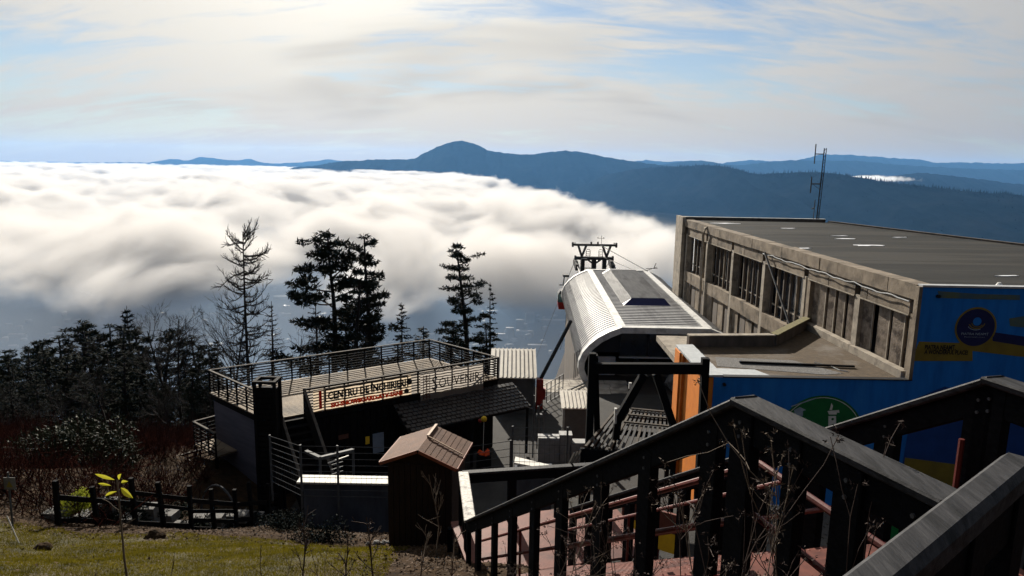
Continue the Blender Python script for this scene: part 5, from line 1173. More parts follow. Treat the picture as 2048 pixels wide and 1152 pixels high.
def balustrade_far():
    T = empty('stair_balustrade', (A1.x+SW, A1.y, gz(A1.x+SW, A1.y)), 'far black timber balustrade across the red stair', 'railing')
    p = A1+RP_*SW; q = A2+RP_*SW; handrail(T, q, p, 'rail_worn'); e = p-EP*1.3; handrail(T, p, e, 'rail_worn', 0.17, 0.19)
    for t in np.linspace(0.05, RUN-0.05, 11): wpost(T, along(SW, t)-UPV*0.06, 1.35, 0.19)
    wpost(T, p-UPV*0.06-EP*0.45, 1.5, 0.17); wpost(T, p-UPV*0.06-EP*0.95, 1.5, 0.17); wpost(T, along(SW, 0.0)-UPV*0.06-EP*0.02, 1.5, 0.2)
balustrade_far()
def landing_rail():
    z = A2.z; b = atz(927, 944, z); c = atz(1145, 930, z)
    T = empty('landing_railing', (A2.x, A2.y, gz(A2.x, A2.y)), 'weathered railing with bleached cap round the lower landing', 'railing')
    handrail(T, A2+UPV*0.006, b, 'rail_bleached', 0.19, 0.16); handrail(T, b, c, 'rail_worn', 0.15, 0.18); d = c+(c-b).normalized()*1.6; handrail(T, c, d, 'rail_worn', 0.15, 0.18)
    for k in range(3): wpost(T, A2.lerp(b, (k+0.5)/3)-UPV*0.06, 1.9, 0.12, axis=RP_)
    for k in range(5): wpost(T, b.lerp(d, k/4)-UPV*0.06, 1.8, 0.17, axis=EP)
landing_rail()
def nearest_rail():
    p = Vector((1.83,2.37,-0.99)); q = Vector((0.62,1.36,-0.99)); T = empty('nearest_railing', (1.8,2.3,gz(1.8,2.3)), 'nearest black rail crossing the lower right corner with rounded edges', 'railing')
    MB().bar(p-UPV*0.05, q-UPV*0.05, 0.115, 0.10, bevel=0.022).build('handrail', M['rail_worn'], T)
    d = (p-q).normalized()
    MB().bar(p+d*0.001-UPV*0.05, p+d*0.004-UPV*0.05, 0.085, 0.07, bevel=0.018).build('end_hole', M['void'], T)
    MB().bar(p-d*0.03-UPV*0.20, q-UPV*0.20, 0.05, 0.18).build('rail_board', M['rail_dark'], T)
    for t in (0.02, 0.30): wpost(T, p.lerp(q, t)-UPV*0.1, 2.4, 0.15, 0.08, axis=Vector((-d.y,d.x,0)))
nearest_rail()

# ------------------------------------------------------------------ paved yard, bin, odds and ends
def pavers():
    me = MB().box(-0.19,0.19,-0.095,0.095,0,0.05).mesh('paver', M['paver']); g = bpy.data.objects['ground']; n = 0; rs = random.Random(2)
    for i in range(34):
        for j in range(24):
            x = 8.2+i*0.2; y = 20.6+j*0.2
            if (i+j) % 2 or n > 290: continue
            px = proj((x,y,-12.3))
            if not (1480 < px[0] < 1900): continue
            o = link('paver', me, g); o.location = (x, y, gz(x,y)+0.01+rs.uniform(-0.004,0.004)); o.rotation_euler = (0.0, 0, 0.78 if j % 2 else -0.78); n += 1
pavers()
def bin_():
    p = atz(1777, 1068, -12.25); p.y -= 0.0; x, y = p.x, p.y; z = gz(x, y); T = empty('green_bin', (x,y,z), 'green wheeled bin with lid on the paved yard', 'bin')
    MB().hexa([(x-0.22,y-0.22,z+0.08),(x+0.22,y-0.22,z+0.08),(x+0.22,y+0.22,z+0.08),(x-0.22,y+0.22,z+0.08),(x-0.27,y-0.28,z+0.85),(x+0.27,y-0.28,z+0.85),(x+0.27,y+0.28,z+0.85),(x-0.27,y+0.28,z+0.85)]).build('body', M['green_bin'], T)
    MB().hexa([(x-0.29,y-0.31,z+0.852),(x+0.29,y-0.31,z+0.852),(x+0.29,y+0.29,z+0.852),(x-0.29,y+0.29,z+0.852),(x-0.26,y-0.27,z+0.92),(x+0.26,y-0.27,z+0.92),(x+0.26,y+0.27,z+0.95),(x-0.26,y+0.27,z+0.95)]).build('lid', M['green_bin'], T)
    for s in (-1, 1): MB().tube([(x+s*0.2,y+0.25,z+0.09),(x+s*0.26,y+0.25,z+0.09)], 0.09, 10).build('wheel', M['black_paint'], T)
    MB().bar((x-0.2,y+0.33,z+0.88),(x+0.2,y+0.33,z+0.88),0.03,0.03).build('handle', M['green_bin'], T)
    MB().tube([(x+0.36,y-0.2,z),(x+0.36,y-0.2,z+0.85)], 0.02, 6).build('side_post', M['white_paint'], T)
bin_()
def yard_panels():
    for k, (px, py, Y, w, h, lab) in enumerate([(1268,1035,16.5,0.62,0.9,'yellow and red play panel seen through the near balusters'),(1335,1060,15.6,0.5,1.0,'second yellow and red play panel nearer the stair'),(1500,1090,15.0,0.35,1.2,'narrow yellow play panel beside the corner post')]):
        p = aty(px, py, Y); T = empty('play_panel', (p.x, Y, gz(p.x, Y)), lab, 'panel', 'play panels on the yard'); zz = p.z
        MB().hexa([(p.x-w/2,Y,zz-h/2),(p.x+w/2,Y-0.3,zz-h/2),(p.x+w/2,Y-0.22,zz-h/2),(p.x-w/2,Y+0.08,zz-h/2),(p.x-w/2,Y,zz),(p.x+w/2,Y-0.3,zz),(p.x+w/2,Y-0.22,zz),(p.x-w/2,Y+0.08,zz)]).build('lower_board', M['yellow_bright'], T)
        MB().hexa([(p.x-w/2,Y,zz+0.004),(p.x+w/2,Y-0.3,zz+0.004),(p.x+w/2,Y-0.22,zz+0.004),(p.x-w/2,Y+0.08,zz+0.004),(p.x-w/2,Y,zz+h/2),(p.x+w/2,Y-0.3,zz+h/2),(p.x+w/2,Y-0.22,zz+h/2),(p.x-w/2,Y+0.08,zz+h/2)]).build('upper_board', M['red_plate'], T)
        for s in (-1, 1): MB().bar((p.x+s*w*0.45,Y-0.1,gz(p.x,Y)-0.2),(p.x+s*w*0.45,Y-0.1,zz-h/2+0.05),0.05).build('leg', M['red_pipe'], T)
yard_panels()

# ------------------------------------------------------------------ left: rotten fence, blocks, sign, hoop
def left_fence():
    P = [Vector((-10.35,14.9,0)), Vector((-9.3,16.2,0)), Vector((-8.6,17.6,0)), Vector((-7.95,19.0,0)), Vector((-7.6,20.6,0)), Vector((-7.9,22.4,0))]
    for p in P: p.z = gz(p.x, p.y)
    T = empty('plank_fence', P[0], 'dark rotten plank fence along the top of the grass', 'fence')
    rj = random.Random(12)
    for i_, (a, b) in enumerate(zip(P, P[1:])):
        for t in (0.0, 0.5):
            p = a.lerp(b, t); p.z = gz(p.x,p.y); MB().bar(p-UPV*0.3, p+UPV*(rj.uniform(0.95,1.25)+0.14*i_)+Vector((rj.uniform(-.07,.07),rj.uniform(-.07,.07),0)), 0.10, 0.09).build('post', M['dark_wood'], T)
        for k in range(4+(i_ > 2)):
            if rj.random() < 0.18: continue
            t0, t1 = (0.0, 1.0) if rj.random() < 0.7 else (0.0, rj.uniform(0.45,0.7))
            MB().bar(a.lerp(b,t0)+UPV*(0.12+0.27*k+rj.uniform(-.05,.05)), a.lerp(b,t1)+UPV*(0.12+0.27*k+rj.uniform(-.06,.06)), 0.03, rj.uniform(0.08,0.13)).build('plank', M['dark_wood'], T)
    rs = random.Random(5); k = 0
    for a, b in zip(P, P[1:]):
        for t in (0.15, 0.5, 0.85):
            p = a.lerp(b, t)+Vector((-0.55,0.35,0)); z = gz(p.x,p.y)
            for r_ in range(2):
                if rs.random() < 0.25: continue
                w = rs.uniform(0.32,0.5); h = rs.uniform(0.22,0.3)
                o = MB().hexa([(p.x+sx*w/2+rs.uniform(-.03,.03),p.y+sy*0.2,z-0.05+r_*0.32+zz*h) for zz in (0,1) for sx, sy in ((-1,-1),(1,-1),(1,1),(-1,1))]).build('stone_block', M['stone'])
                tag(o, 'pale rough block stacked behind the dark plank fence', 'block', 'blocks behind the plank fence')
    # hoop beside the lavender wall
    c = Vector((-9.6,21.6,gz(-9.6,21.6))); tag(MB().tube([c+Vector((0.75*math.cos(t),-0.3*math.cos(t),1.3*math.sin(t))) for t in np.linspace(0, math.pi, 16)], 0.035, 6).build('garden_hoop', M['galvanised']), 'pale hoop arching beside the lavender wall', 'hoop')
    # warning sign on a leaning post at the left edge
    p = aty(16, 968, 13.6); T = empty('warning_sign', (p.x, 13.6, gz(p.x,13.6)), 'small weathered warning sign on a post at the left edge', 'sign')
    MB().tube([(p.x-0.05,13.65,gz(p.x,13.6)-0.3),(p.x,13.63,p.z+0.25)], 0.02, 6).build('post', M['galvanised'], T)
    MB().box(p.x-0.09,p.x+0.15,13.6,13.615,p.z-0.12,p.z+0.14).build('board', M['stone'], T)
    MB().poly([(p.x-0.04,13.596,p.z-0.07),(p.x+0.10,13.596,p.z-0.07),(p.x+0.03,13.596,p.z+0.07)]).build('triangle', M['yellow_paint'], T)
    a = aty(35, 1062, 12.6); tag(MB().tube([a+Vector((0,0,-0.25)), aty(14,1032,12.7)], 0.012, 5).build('thin_stake', M['coping_white']), 'thin white stake leaning at the left edge of the grass', 'stake')
    lump('mole_hill', (aty(82,1066,12.6).x,12.6,gz(aty(82,1066,12.6).x,12.6)+0.02), 0.16, 'small dark clod of earth on the grass at the left', 9, M['soil'])
    lump('mole_hill', (aty(308,1040,14.0).x,14.0,gz(aty(308,1040,14.0).x,14.0)+0.03), 0.22, 'dark clod of earth below the plank fence', 10, M['soil'])
    for k, (px, py) in enumerate([(752,1050),(768,1043),(778,1036),(735,1032)]):
        q = aty(px, py, 14.6); lump('pale_stone', (q.x,14.6,gz(q.x,14.6)+0.04), 0.09-0.012*k, ['pale stone on the bank left of the hut, largest of four','pale stone nearest the hut foot','small pale stone touching the hut corner','small pale stone highest on the bank'][k], 30+k)
left_fence()
# ------------------------------------------------------------------ vegetation
def seg_mesh(segs, n=5):
    """segments (p0,p1,r0,r1) -> vertex and quad arrays"""
    a = np.array([[*s[0], *s[1], s[2], s[3]] for s in segs], float); p, q = a[:,0:3], a[:,3:6]; d = q-p; L = np.linalg.norm(d, axis=1, keepdims=True)+1e-9; d = d/L
    h = np.where(np.abs(d[:,2:3]) < 0.9, np.array([[0,0,1.0]]), np.array([[1.0,0,0]])); x = np.cross(d, h); x /= np.linalg.norm(x, axis=1, keepdims=True); y = np.cross(x, d)
    th = np.arange(n)*2*math.pi/n; ring = x[:,None,:]*np.cos(th)[None,:,None]+y[:,None,:]*np.sin(th)[None,:,None]
    v = np.concatenate([p[:,None,:]+ring*a[:,6][:,None,None], q[:,None,:]+ring*a[:,7][:,None,None]], 1).reshape(-1, 3)
    b = (np.arange(len(a))*2*n)[:,None]; j = np.arange(n)[None,:]; k = (j+1) % n
    f = np.stack([b+j, b+k, b+n+k, b+n+j], -1).reshape(-1, 4); return v, f
def tris_mesh(c, d, u, l, w):                  # needle triangles: base centre c, direction d, side u
    v = np.stack([c-u*w, c+u*w, c+d*l], 1).reshape(-1, 3); return v, np.arange(len(v)).reshape(-1, 3)
def rdir(rs, n): 
    v = rs.normal(size=(n,3)); return v/np.linalg.norm(v, axis=1, keepdims=True)
def foliage(rs, centers, radii, dens, size, droop=0.0, flat=0.55):
    C = []; D = []; 
    for c, r in zip(centers, radii):
        n = max(6, int(dens*r*r)); o = rdir(rs, n)*(rs.rand(n,1)**0.4)*r; o[:,2] *= flat; dd = o/(np.linalg.norm(o,axis=1,keepdims=True)+1e-6)*0.6+rdir(rs, n)*0.8; dd[:,2] += 0.15-droop
        C.append(np.array(c)+o); D.append(dd)
    C = np.concatenate(C); D = np.concatenate(D); D /= np.linalg.norm(D,axis=1,keepdims=True); U = np.cross(D, rdir(rs, len(D))); U /= np.linalg.norm(U,axis=1,keepdims=True)+1e-6
    s = size*rs.uniform(0.6,1.3,(len(D),1)); return tris_mesh(C, D, U, s, s*0.22)
def bent(rs, p, d, L, r0, r1, n, lift, wob):
    """curved limb as points"""
    out = []; p = np.array(p, float); d = np.array(d, float); d /= np.linalg.norm(d)
    for i in range(n):
        q = p+d*L/n; t0, t1 = i/n, (i+1)/n; out.append((p.copy(), q.copy(), r0+(r1-r0)*t0, r0+(r1-r0)*t1)); p = q
        d = d+np.array([0,0,lift])+rs.normal(size=3)*wob; d /= np.linalg.norm(d)
    return out
def tree_obj(name, trunk, crown, tm, cm, crown_name='crown'):
    e = bpy.data.objects.new(name, None); COL.objects.link(e)
    v, f = seg_mesh(trunk); o = link('trunk', np_mesh('trunk', v, f, tm, True)); o.parent = e
    if crown is not None:
        o = link(crown_name, np_mesh(crown_name, crown[0], crown[1], cm)); o.parent = e
    return e
def copy_tree(e, loc, rz, sc, name, label, cat='tree', group=None):
    c = e.copy(); COL.objects.link(c); c.name = name
    for k in list(c.keys()): del c[k]
    for ch in e.children: d = ch.copy(); COL.objects.link(d); d.parent = c
    c.location = loc; c.rotation_euler = (0,0,rz); c.scale = (sc,sc,sc) if not isinstance(sc, tuple) else sc; return tag(c, label, cat, group)
def branchy(rs, segs, p, d, L, r, lev, spread=0.6, lift=0.06, kids=(2,4), n=4, minr=0.006):
    pts = bent(rs, p, d, L, r, max(minr, r*0.55), n, lift, 0.10); segs += pts
    if lev == 0: return
    for k in range(rs.randint(*kids)+1):
        t = rs.uniform(0.35, 1.0); i = min(n-1, int(t*n)); b = pts[i]; q = b[0]+(b[1]-b[0])*(t*n-i); dd = (b[1]-b[0])/np.linalg.norm(b[1]-b[0])
        nd = dd+rdir(rs,1)[0]*spread; branchy(rs, segs, q, nd, L*rs.uniform(0.45,0.72), max(minr, b[2]*0.6), lev-1, spread, lift, kids, max(2,n-1), minr)
def make_bare(seed, h, lev=4, spread=0.7, r=0.16, fork=0.35):
    rs = np.random.RandomState(seed); segs = bent(rs, (0,0,-0.5), (rs.uniform(-.06,.06),0,1), h*0.9, r, r*0.25, 9, 0.0, 0.04); tr = list(segs); tw = []
    for k in range(15):
        t = rs.uniform(fork, 0.98); i = min(8, int(t*9)); b = tr[i]; a = rs.uniform(0, 2*math.pi); branchy(rs, tw, b[0]+(b[1]-b[0])*(t*9-i), (math.cos(a),math.sin(a),rs.uniform(0.5,1.1)), h*rs.uniform(0.16,0.34)*(1.15-t*0.6), b[2]*0.55, lev-1, spread)
    v, f = seg_mesh(tw, 4); e = tree_obj('bare_tree', tr, (v, f), M['bark'], M['bark'], 'branches'); return e
def make_dead(seed, h):
    rs = np.random.RandomState(seed); tr = bent(rs, (0,0,-1), (0.0,0,1), h+1, 0.27, 0.05, 12, 0.0, 0.012); tw = []
    for k in range(86):
        t = 0.36+0.63*(k/85)+rs.uniform(-0.008,0.008); t = min(t,0.995); i = min(11, int(t*12)); b = tr[i]; p = b[0]+(b[1]-b[0])*(t*12-i); a = rs.uniform(0, 2*math.pi)
        L = 3.3*(0.28+0.78*math.sin(math.pi*min(1,(1-t)/0.66+0.10)))*rs.uniform(0.5,1.05)
        pts = bent(rs, p, (math.cos(a),math.sin(a),rs.uniform(-0.35,0.10)+(0.35 if t > 0.92 else 0)), L, 0.06, 0.02, 6, 0.10, 0.10); tw += pts
        for s in pts[1:]:
            for _ in range(3): 
                nd = (s[1]-s[0])/np.linalg.norm(s[1]-s[0])+rdir(rs,1)[0]*0.7; nd[2] += 0.3; pp = bent(rs, s[0]+(s[1]-s[0])*rs.rand(), nd, rs.uniform(0.3,0.8), 0.024, 0.014, 3, 0.12, 0.14); tw += pp
                if rs.rand() < 0.6: tw += bent(rs, pp[1][0], nd+rdir(rs,1)[0]*0.8, rs.uniform(0.2,0.45), 0.016, 0.012, 2, 0.1, 0.1)
    v, f = seg_mesh(tw, 4); return tree_obj('dead_larch', tr, (v, f), M['bark'], M['bark'], 'branches')
def make_pine(seed, h, limbs, width, start=0.35, lean=(0,0), dens=330, top_bias=1.0, size=0.30):
    """Scots pine: limbs with flat needle pads"""
    rs = np.random.RandomState(seed); n = 12; tr = bent(rs, (0,0,-1), (lean[0],lean[1],1), h+1, 0.30*h/14, 0.05, n, 0.0, 0.03); C = []; R_ = []; lb = []
    for k in range(limbs):
        t = start+(0.985-start)*((k+rs.rand()*0.6)/limbs); i = min(n-1, int(t*n)); b = tr[i]; p = b[0]+(b[1]-b[0])*(t*n-i); a = k*2.4+rs.uniform(-0.5,0.5)
        prof = (1-((t-start)/(1-start)))**0.55*top_bias+0.16; L = width*prof*rs.uniform(0.5,1.12)
        pts = bent(rs, p, (math.cos(a),math.sin(a),rs.uniform(-0.05,0.35)), L, 0.07*h/14, 0.02, 5, 0.05, 0.10); lb += pts
        for j, s in enumerate(pts):
            if j < 2 and rs.rand() < 0.6: continue
            for _ in range(2 if j > 2 else 1):
                C.append(s[1]+rs.normal(size=3)*np.array([0.28,0.28,0.10])*width/2.4+np.array([0,0,0.08])); R_.append(rs.uniform(0.27,0.54)*width/2.6*(1.0 if t < 0.9 else 0.8))
    C.append(tr[-1][1]); R_.append(0.35); cr = foliage(rs, C, R_, dens, size, 0.0, 0.42)
    return tree_obj('pine', tr+lb, cr, M['bark'], M['needles'])
def make_spruce(seed, h, width, start=0.12, gaps=0.0, size=0.26, dens=1.0, mat_='needles_dark'):
    """spruce: whorls of drooping boughs hung with needles"""
    rs = np.random.RandomState(seed); tr = bent(rs, (0,0,-1), (0,0,1), h+1, 0.018*h, 0.02, 10, 0.0, 0.01); lb = []; C = []; D = []
    z = start*h
    while z < h*0.985:
        t = z/h; L = width*(1-t)**0.85+0.12; m = rs.randint(5, 8)
        for k in range(m):
            if rs.rand() < gaps: continue
            a = rs.uniform(0, 2*math.pi); l = L*rs.uniform(0.65,1.1); pts = bent(rs, (0,0,z), (math.cos(a),math.sin(a),-0.12 if t < 0.75 else 0.35), l, 0.03, 0.008, 4, 0.07 if t < 0.75 else 0.0, 0.05); lb += pts
            for s in pts:
                q = max(2, int(16*l/4*dens)); u = rs.rand(q,1); c = s[0]+(s[1]-s[0])*u; dd = (s[1]-s[0])/np.linalg.norm(s[1]-s[0])*0.7+rdir(rs,q)*0.75; dd[:,2] -= 0.15; C.append(c); D.append(dd)
        z += h*0.028+0.12*rs.rand()
    C = np.concatenate(C); D = np.concatenate(D); D /= np.linalg.norm(D,axis=1,keepdims=True); U = np.cross(D, rdir(rs,len(D))); U /= np.linalg.norm(U,axis=1,keepdims=True)+1e-6; s = size*rs.uniform(0.6,1.4,(len(D),1))
    return tree_obj('spruce', tr+lb, tris_mesh(C, D, U, s, s*0.24), M['bark'], M[mat_])
def plant(e, px, ytop, Y, h, name, label, group=None, rz=0.0, wide=1.0):
    """stand prototype e (height h) so that its tip comes to photo row ytop at distance Y"""
    t = aty(px, ytop, Y); z = gz(t.x, Y); s = (t.z-z)/h; return copy_tree(e, (t.x, Y, z), rz, (s*wide, s*wide, s), name, label, 'tree', group)
def wood():
    D = make_dead(4, 15); PA = make_pine(21, 15, 26, 3.3, 0.30, (0.05,0), 300); PB = make_pine(8, 15, 24, 2.1, 0.22, (-0.02,0), 330); PC = make_pine(33, 15, 30, 2.2, 0.28, (0.0,0), 320, 1.0, 0.26)
    SA = make_spruce(3, 12, 2.6); SB = make_spruce(5, 12, 2.1, 0.05, 0.15); SG = make_spruce(9, 12, 1.5, 0.1, 0.35, 0.22, 0.5, 'needles'); SD = make_spruce(12, 12, 2.4, 0.1, 0.2, 0.14, 0.12, 'twig')
    BA = make_bare(2, 10); BB = make_bare(7, 10, 4, 0.55); BC = make_bare(13, 10, 4, 0.9, 0.13, 0.2)
    plant(D, 482, 465, 60, 15, 'dead_larch', 'tall leafless dead conifer left of the big pines', wide=0.64)
    plant(PA, 656, 470, 60, 15, 'pine', 'big dark spreading pine, left one of the paired pines', wide=1.15)
    plant(PB, 738, 472, 61, 15, 'pine', 'dark upright pine, right one of the paired pines', rz=1.0, wide=1.05)
    plant(PB, 705, 560, 57, 15, 'pine', 'lower dense pine filling the foot of the paired pines', rz=2.6, wide=1.5)
    plant(PC, 938, 490, 62, 15, 'pine', 'tall slender pine standing alone left of the station', wide=1.12)
    plant(SG, 983, 565, 61, 12, 'spruce', 'thin ragged spruce just right of the slender pine', wide=0.9)
    plant(PB, 902, 645, 58, 15, 'pine', 'short bushy pine left of the slender pine foot', rz=4.0, wide=1.5)
    plant(SA, 803, 604, 58, 12, 'spruce', 'small pointed spruce behind the terrace railing', wide=1.0)
    plant(SA, 845, 652, 57, 12, 'spruce', 'low broad spruce tip right of the pointed spruce', rz=1, wide=2.2)
    plant(PB, 975, 650, 57, 15, 'pine', 'low dark pine growth below the ragged spruce', rz=5.0, wide=1.6)
    plant(SD, 540, 602, 58, 12, 'spruce', 'nearly bare thin conifer right of the dead larch', wide=1.1)
    plant(SD, 630, 596, 59, 12, 'spruce', 'nearly bare conifer against the left pine', rz=2, wide=1.2)
    plant(BB, 455, 590, 57, 10, 'bare_tree', 'bare forked tree at the foot of the dead larch', wide=0.8); plant(BC, 590, 640, 56, 10, 'bare_tree', 'spreading bare tree between dead larch and pines', rz=1)
    plant(BA, 700, 640, 55, 10, 'bare_tree', 'bare tree in front of the paired pines', rz=3, wide=0.8)
    plant(BC, 345, 598, 50, 10, 'bare_tree', 'large bare tree above the wood left of the terrace', rz=2, wide=0.95); plant(BB, 318, 612, 49, 10, 'bare_tree', 'bare tree beside the large one, slightly lower', rz=4)
    plant(BA, 205, 735, 31, 10, 'bare_tree', 'bare tree standing in the red undergrowth', rz=0.6, wide=0.9); plant(BB, 330, 745, 30, 10, 'bare_tree', 'bare tree left of the terrace corner', rz=2.2, wide=0.9); plant(BC, 150, 655, 58, 10, 'bare_tree', 'bare crown poking above the dark wood', rz=1.4)
    plant(BB, 415, 770, 33, 10, 'bare_tree', 'slim bare tree at the railing corner', rz=5, wide=0.7); plant(BC, 60, 800, 33, 10, 'bare_tree', 'bare tree low at the left edge', rz=3.3, wide=0.9)
    # skyline of the dark wood on the left
    sk = [(252,612,70,SA,1.00,'pointed fir rising above the dark wood'),(215,650,72,PB,1.48,None),(180,642,74,PB,1.56,None),(118,678,70,PB,1.64,None),(95,684,72,PC,1.56,None),(45,698,68,PB,1.48,None),(20,706,70,PC,1.72,None),(285,655,70,PB,1.40,None),(312,662,68,PC,1.64,None),(365,670,66,SA,1.30,None),(395,674,66,PB,1.40,None),(432,682,64,SB,1.01,None),(150,655,76,PC,1.72,None),(235,660,66,PB,1.56,None),(70,691,74,PC,1.72,None),(426,690,62,PB,1.40,None),(-20,706,66,PB,1.56,None),(-60,716,66,SA,1.40,None)]
    ORD = ['first','second','third','fourth','fifth','sixth','seventh','eighth','ninth','tenth','eleventh','twelfth','thirteenth','fourteenth','fifteenth','sixteenth','seventeenth','eighteenth']
    rank = {q: i for i, q in enumerate(sorted(q[0] for q in sk))}
    lab = 'dark conifer within the dense wood left of the terrace'; rr = random.Random(9)
    for px, py, Y, e, w, l in sk: plant(e, px, py, Y, 15 if e in (PB,PC) else 12, 'wood_conifer' if l is None else 'fir', l or ORD[rank[px]]+' conifer from the left on the skyline of the dark wood', 'skyline conifers of the dark wood', rr.uniform(0,6), w)
    for k in range(60):
        px = rr.uniform(-80, 440); py = rr.uniform(700, 790)+max(0,(120-px))*0.05; Y = rr.uniform(44, 60); e = rr.choice([SA,PB,PB]); plant(e, px, py, Y, 15 if e is PB else 12, 'wood_conifer', lab, 'conifers in the dark wood', rr.uniform(0,6), rr.uniform(1.3,1.9))
    xs_ = sorted(rr.uniform(-60, 420) for _ in range(12))
    for k in range(12):
        px = xs_[k]; py = rr.uniform(740, 830); Y = rr.uniform(34, 44); plant(rr.choice([BA,BB,BC]), px, py, Y, 10, 'bare_tree', ORD[k]+' leafless tree from the left among the red undergrowth', 'leafless trees in the undergrowth', rr.uniform(0,6), 0.9)
    for e in (D,PA,PB,PC,SA,SB,SG,SD,BA,BB,BC):
        for c in list(e.children): bpy.data.objects.remove(c)
        bpy.data.objects.remove(e)
wood()
def undergrowth():
    rs = np.random.RandomState(17); segs = []; n = 0
    while n < 2600:
        x = rs.uniform(-34, -8.5); y = rs.uniform(15, 44)
        if x > -9.5-(y-15)*0.16 and y < 26: continue
        if x > -13.5 and y >= 26: continue
        z = gz(x, y); h = rs.uniform(0.5, 1.9); n += 1
        for k in range(5):
            d = rdir(rs,1)[0]; d[2] = abs(d[2])+0.7; p = bent(rs, (x+rs.normal()*0.2,y+rs.normal()*0.2,z-0.1), d, h*rs.uniform(0.6,1.1), 0.014, 0.006, 3, 0.05, 0.14); segs += p
            for _ in range(2): segs += bent(rs, p[1][0], rdir(rs,1)[0]+np.array([0,0,0.5]), h*0.4, 0.008, 0.005, 2, 0.0, 0.1)
    v, f = seg_mesh(segs, 3); stuff(link('undergrowth', np_mesh('undergrowth', v, f, M['twig_red'])), 'tangled reddish brown undergrowth on the slope', 'undergrowth')
undergrowth()
def grass():
    rs = np.random.RandomState(3); n = 260000; x = rs.uniform(-16, -1.6, n); y = 7.5+rs.rand(n)**0.9*7.6
    ok = (y < 14.5+0.9*(fbm(x*0.5, y*0.3, 4)-0.5)*2) & (x < -2.0+1.4*(fbm(y*0.8, x*0.2, 3)-0.5)) & (fbm(x*0.9, y*0.9, 3) > 0.26+0.20*rs.rand(n)); x, y = x[ok], y[ok]; z = ground(x, y); n = len(x)
    d = rs.normal(size=(n,3))*0.55; d[:,2] = 1; d /= np.linalg.norm(d,axis=1,keepdims=True); u = np.cross(d, rdir(rs,n)); u /= np.linalg.norm(u,axis=1,keepdims=True)
    l = rs.uniform(0.02,0.06,(n,1))*(1+1.2*(rs.rand(n,1) < 0.04)); v, f = tris_mesh(np.stack([x,y,z-0.005],-1), d, u, l, np.full((n,1),0.006)); stuff(link('grass', np_mesh('grass', v, f, M['blade_green'])), 'short olive grass on the slope at lower left', 'grass')
    # fallen leaves and bits on the bank round the hut
    n = 26000; x = rs.uniform(-13, 3.5, n); y = rs.uniform(7.6, 19, n); ok = ~((x < -2.6) & (y < 13.6)) | (rs.rand(n) < 0.05); x, y = x[ok], y[ok]; n = len(x); z = ground(x, y)
    nn = rs.normal(size=(n,3))*0.5; nn[:,2] = 1; nn /= np.linalg.norm(nn,axis=1,keepdims=True); u = np.cross(nn, rdir(rs,n)); u /= np.linalg.norm(u,axis=1,keepdims=True); d = np.cross(nn, u); s = rs.uniform(0.02,0.07,(n,1))
    v, f = tris_mesh(np.stack([x,y,z+0.012],-1), d, u, s, s*0.5); stuff(link('leaf_litter', np_mesh('leaf_litter', v, f, M['litter'])), 'fallen leaves scattered over the bank', 'leaves')
grass()
def leaf_bush(name, loc, r, label, m, n, seed, size=0.09, sq=0.8):
    rs = np.random.RandomState(seed); e = empty(name, loc, label, 'bush'); segs = []
    C = []; R_ = []
    for k in range(26):
        d = rdir(rs,1)[0]; d[2] = abs(d[2])*sq; c = np.array(loc)+d*r*rs.uniform(0.5,1.0); segs += bent(rs, loc, c-np.array(loc)+np.array([0,0,0.1]), np.linalg.norm(c-np.array(loc)), 0.02, 0.006, 3, 0, 0.08); C.append(c); R_.append(r*rs.uniform(0.25,0.4))
    v, f = seg_mesh(segs, 4); link('stems', np_mesh('stems', v, f, M['bark']), e); v, f = foliage(rs, C, R_, n, size, 0.0, 0.8); f = f; link('leaves', np_mesh('leaves', v, f, m), e)
p = aty(165, 960, 22.0); leaf_bush('evergreen_bush', (p.x,22.0,gz(p.x,22)-0.1), 2.0, 'dark green bush on the brown slope at left', M['leaf_bush'], 900, 2, 0.12)
p = aty(345, 985, 18.2); leaf_bush('ivy_bush', (p.x,18.2,gz(p.x,18.2)-0.1), 0.85, 'dark ivy clump growing over the plank fence', M['needles'], 2200, 3, 0.09)
p = aty(150, 1000, 15.6); leaf_bush('lime_bush', (p.x,15.6,gz(p.x,15.6)+0.35), 0.42, 'small lime green bush at the end of the plank fence', M['leaf_lime'], 5200, 4, 0.05)
for k, (px, Y, rr_, lab) in enumerate([(215,16.2,0.55,'dark shrub over the left end of the plank fence'),(275,17.2,0.6,'dark shrub over the second fence bay'),(430,19.4,0.6,'dark shrub leaning on the fence below the lavender wall'),(490,20.4,0.5,'dark shrub at the foot of the square pillar')]):
    p = aty(px, 1000, Y); leaf_bush('fence_shrub', (p.x,Y,gz(p.x,Y)+0.1), rr_, lab, M['needles_dark'], 2400, 50+k, 0.08)
p = aty(640, 1060, 14.6); leaf_bush('bramble', (p.x,14.6,gz(p.x,14.6)-0.15), 0.85, 'low dark bramble mound below the coped wall', M['needles_dark'], 1500, 5, 0.07, 0.5)
p = aty(560, 1035, 16.0); leaf_bush('bramble', (p.x,16.0,gz(p.x,16.0)-0.15), 0.8, 'dark bramble below the square pillar', M['needles_dark'], 1500, 6, 0.07, 0.5)
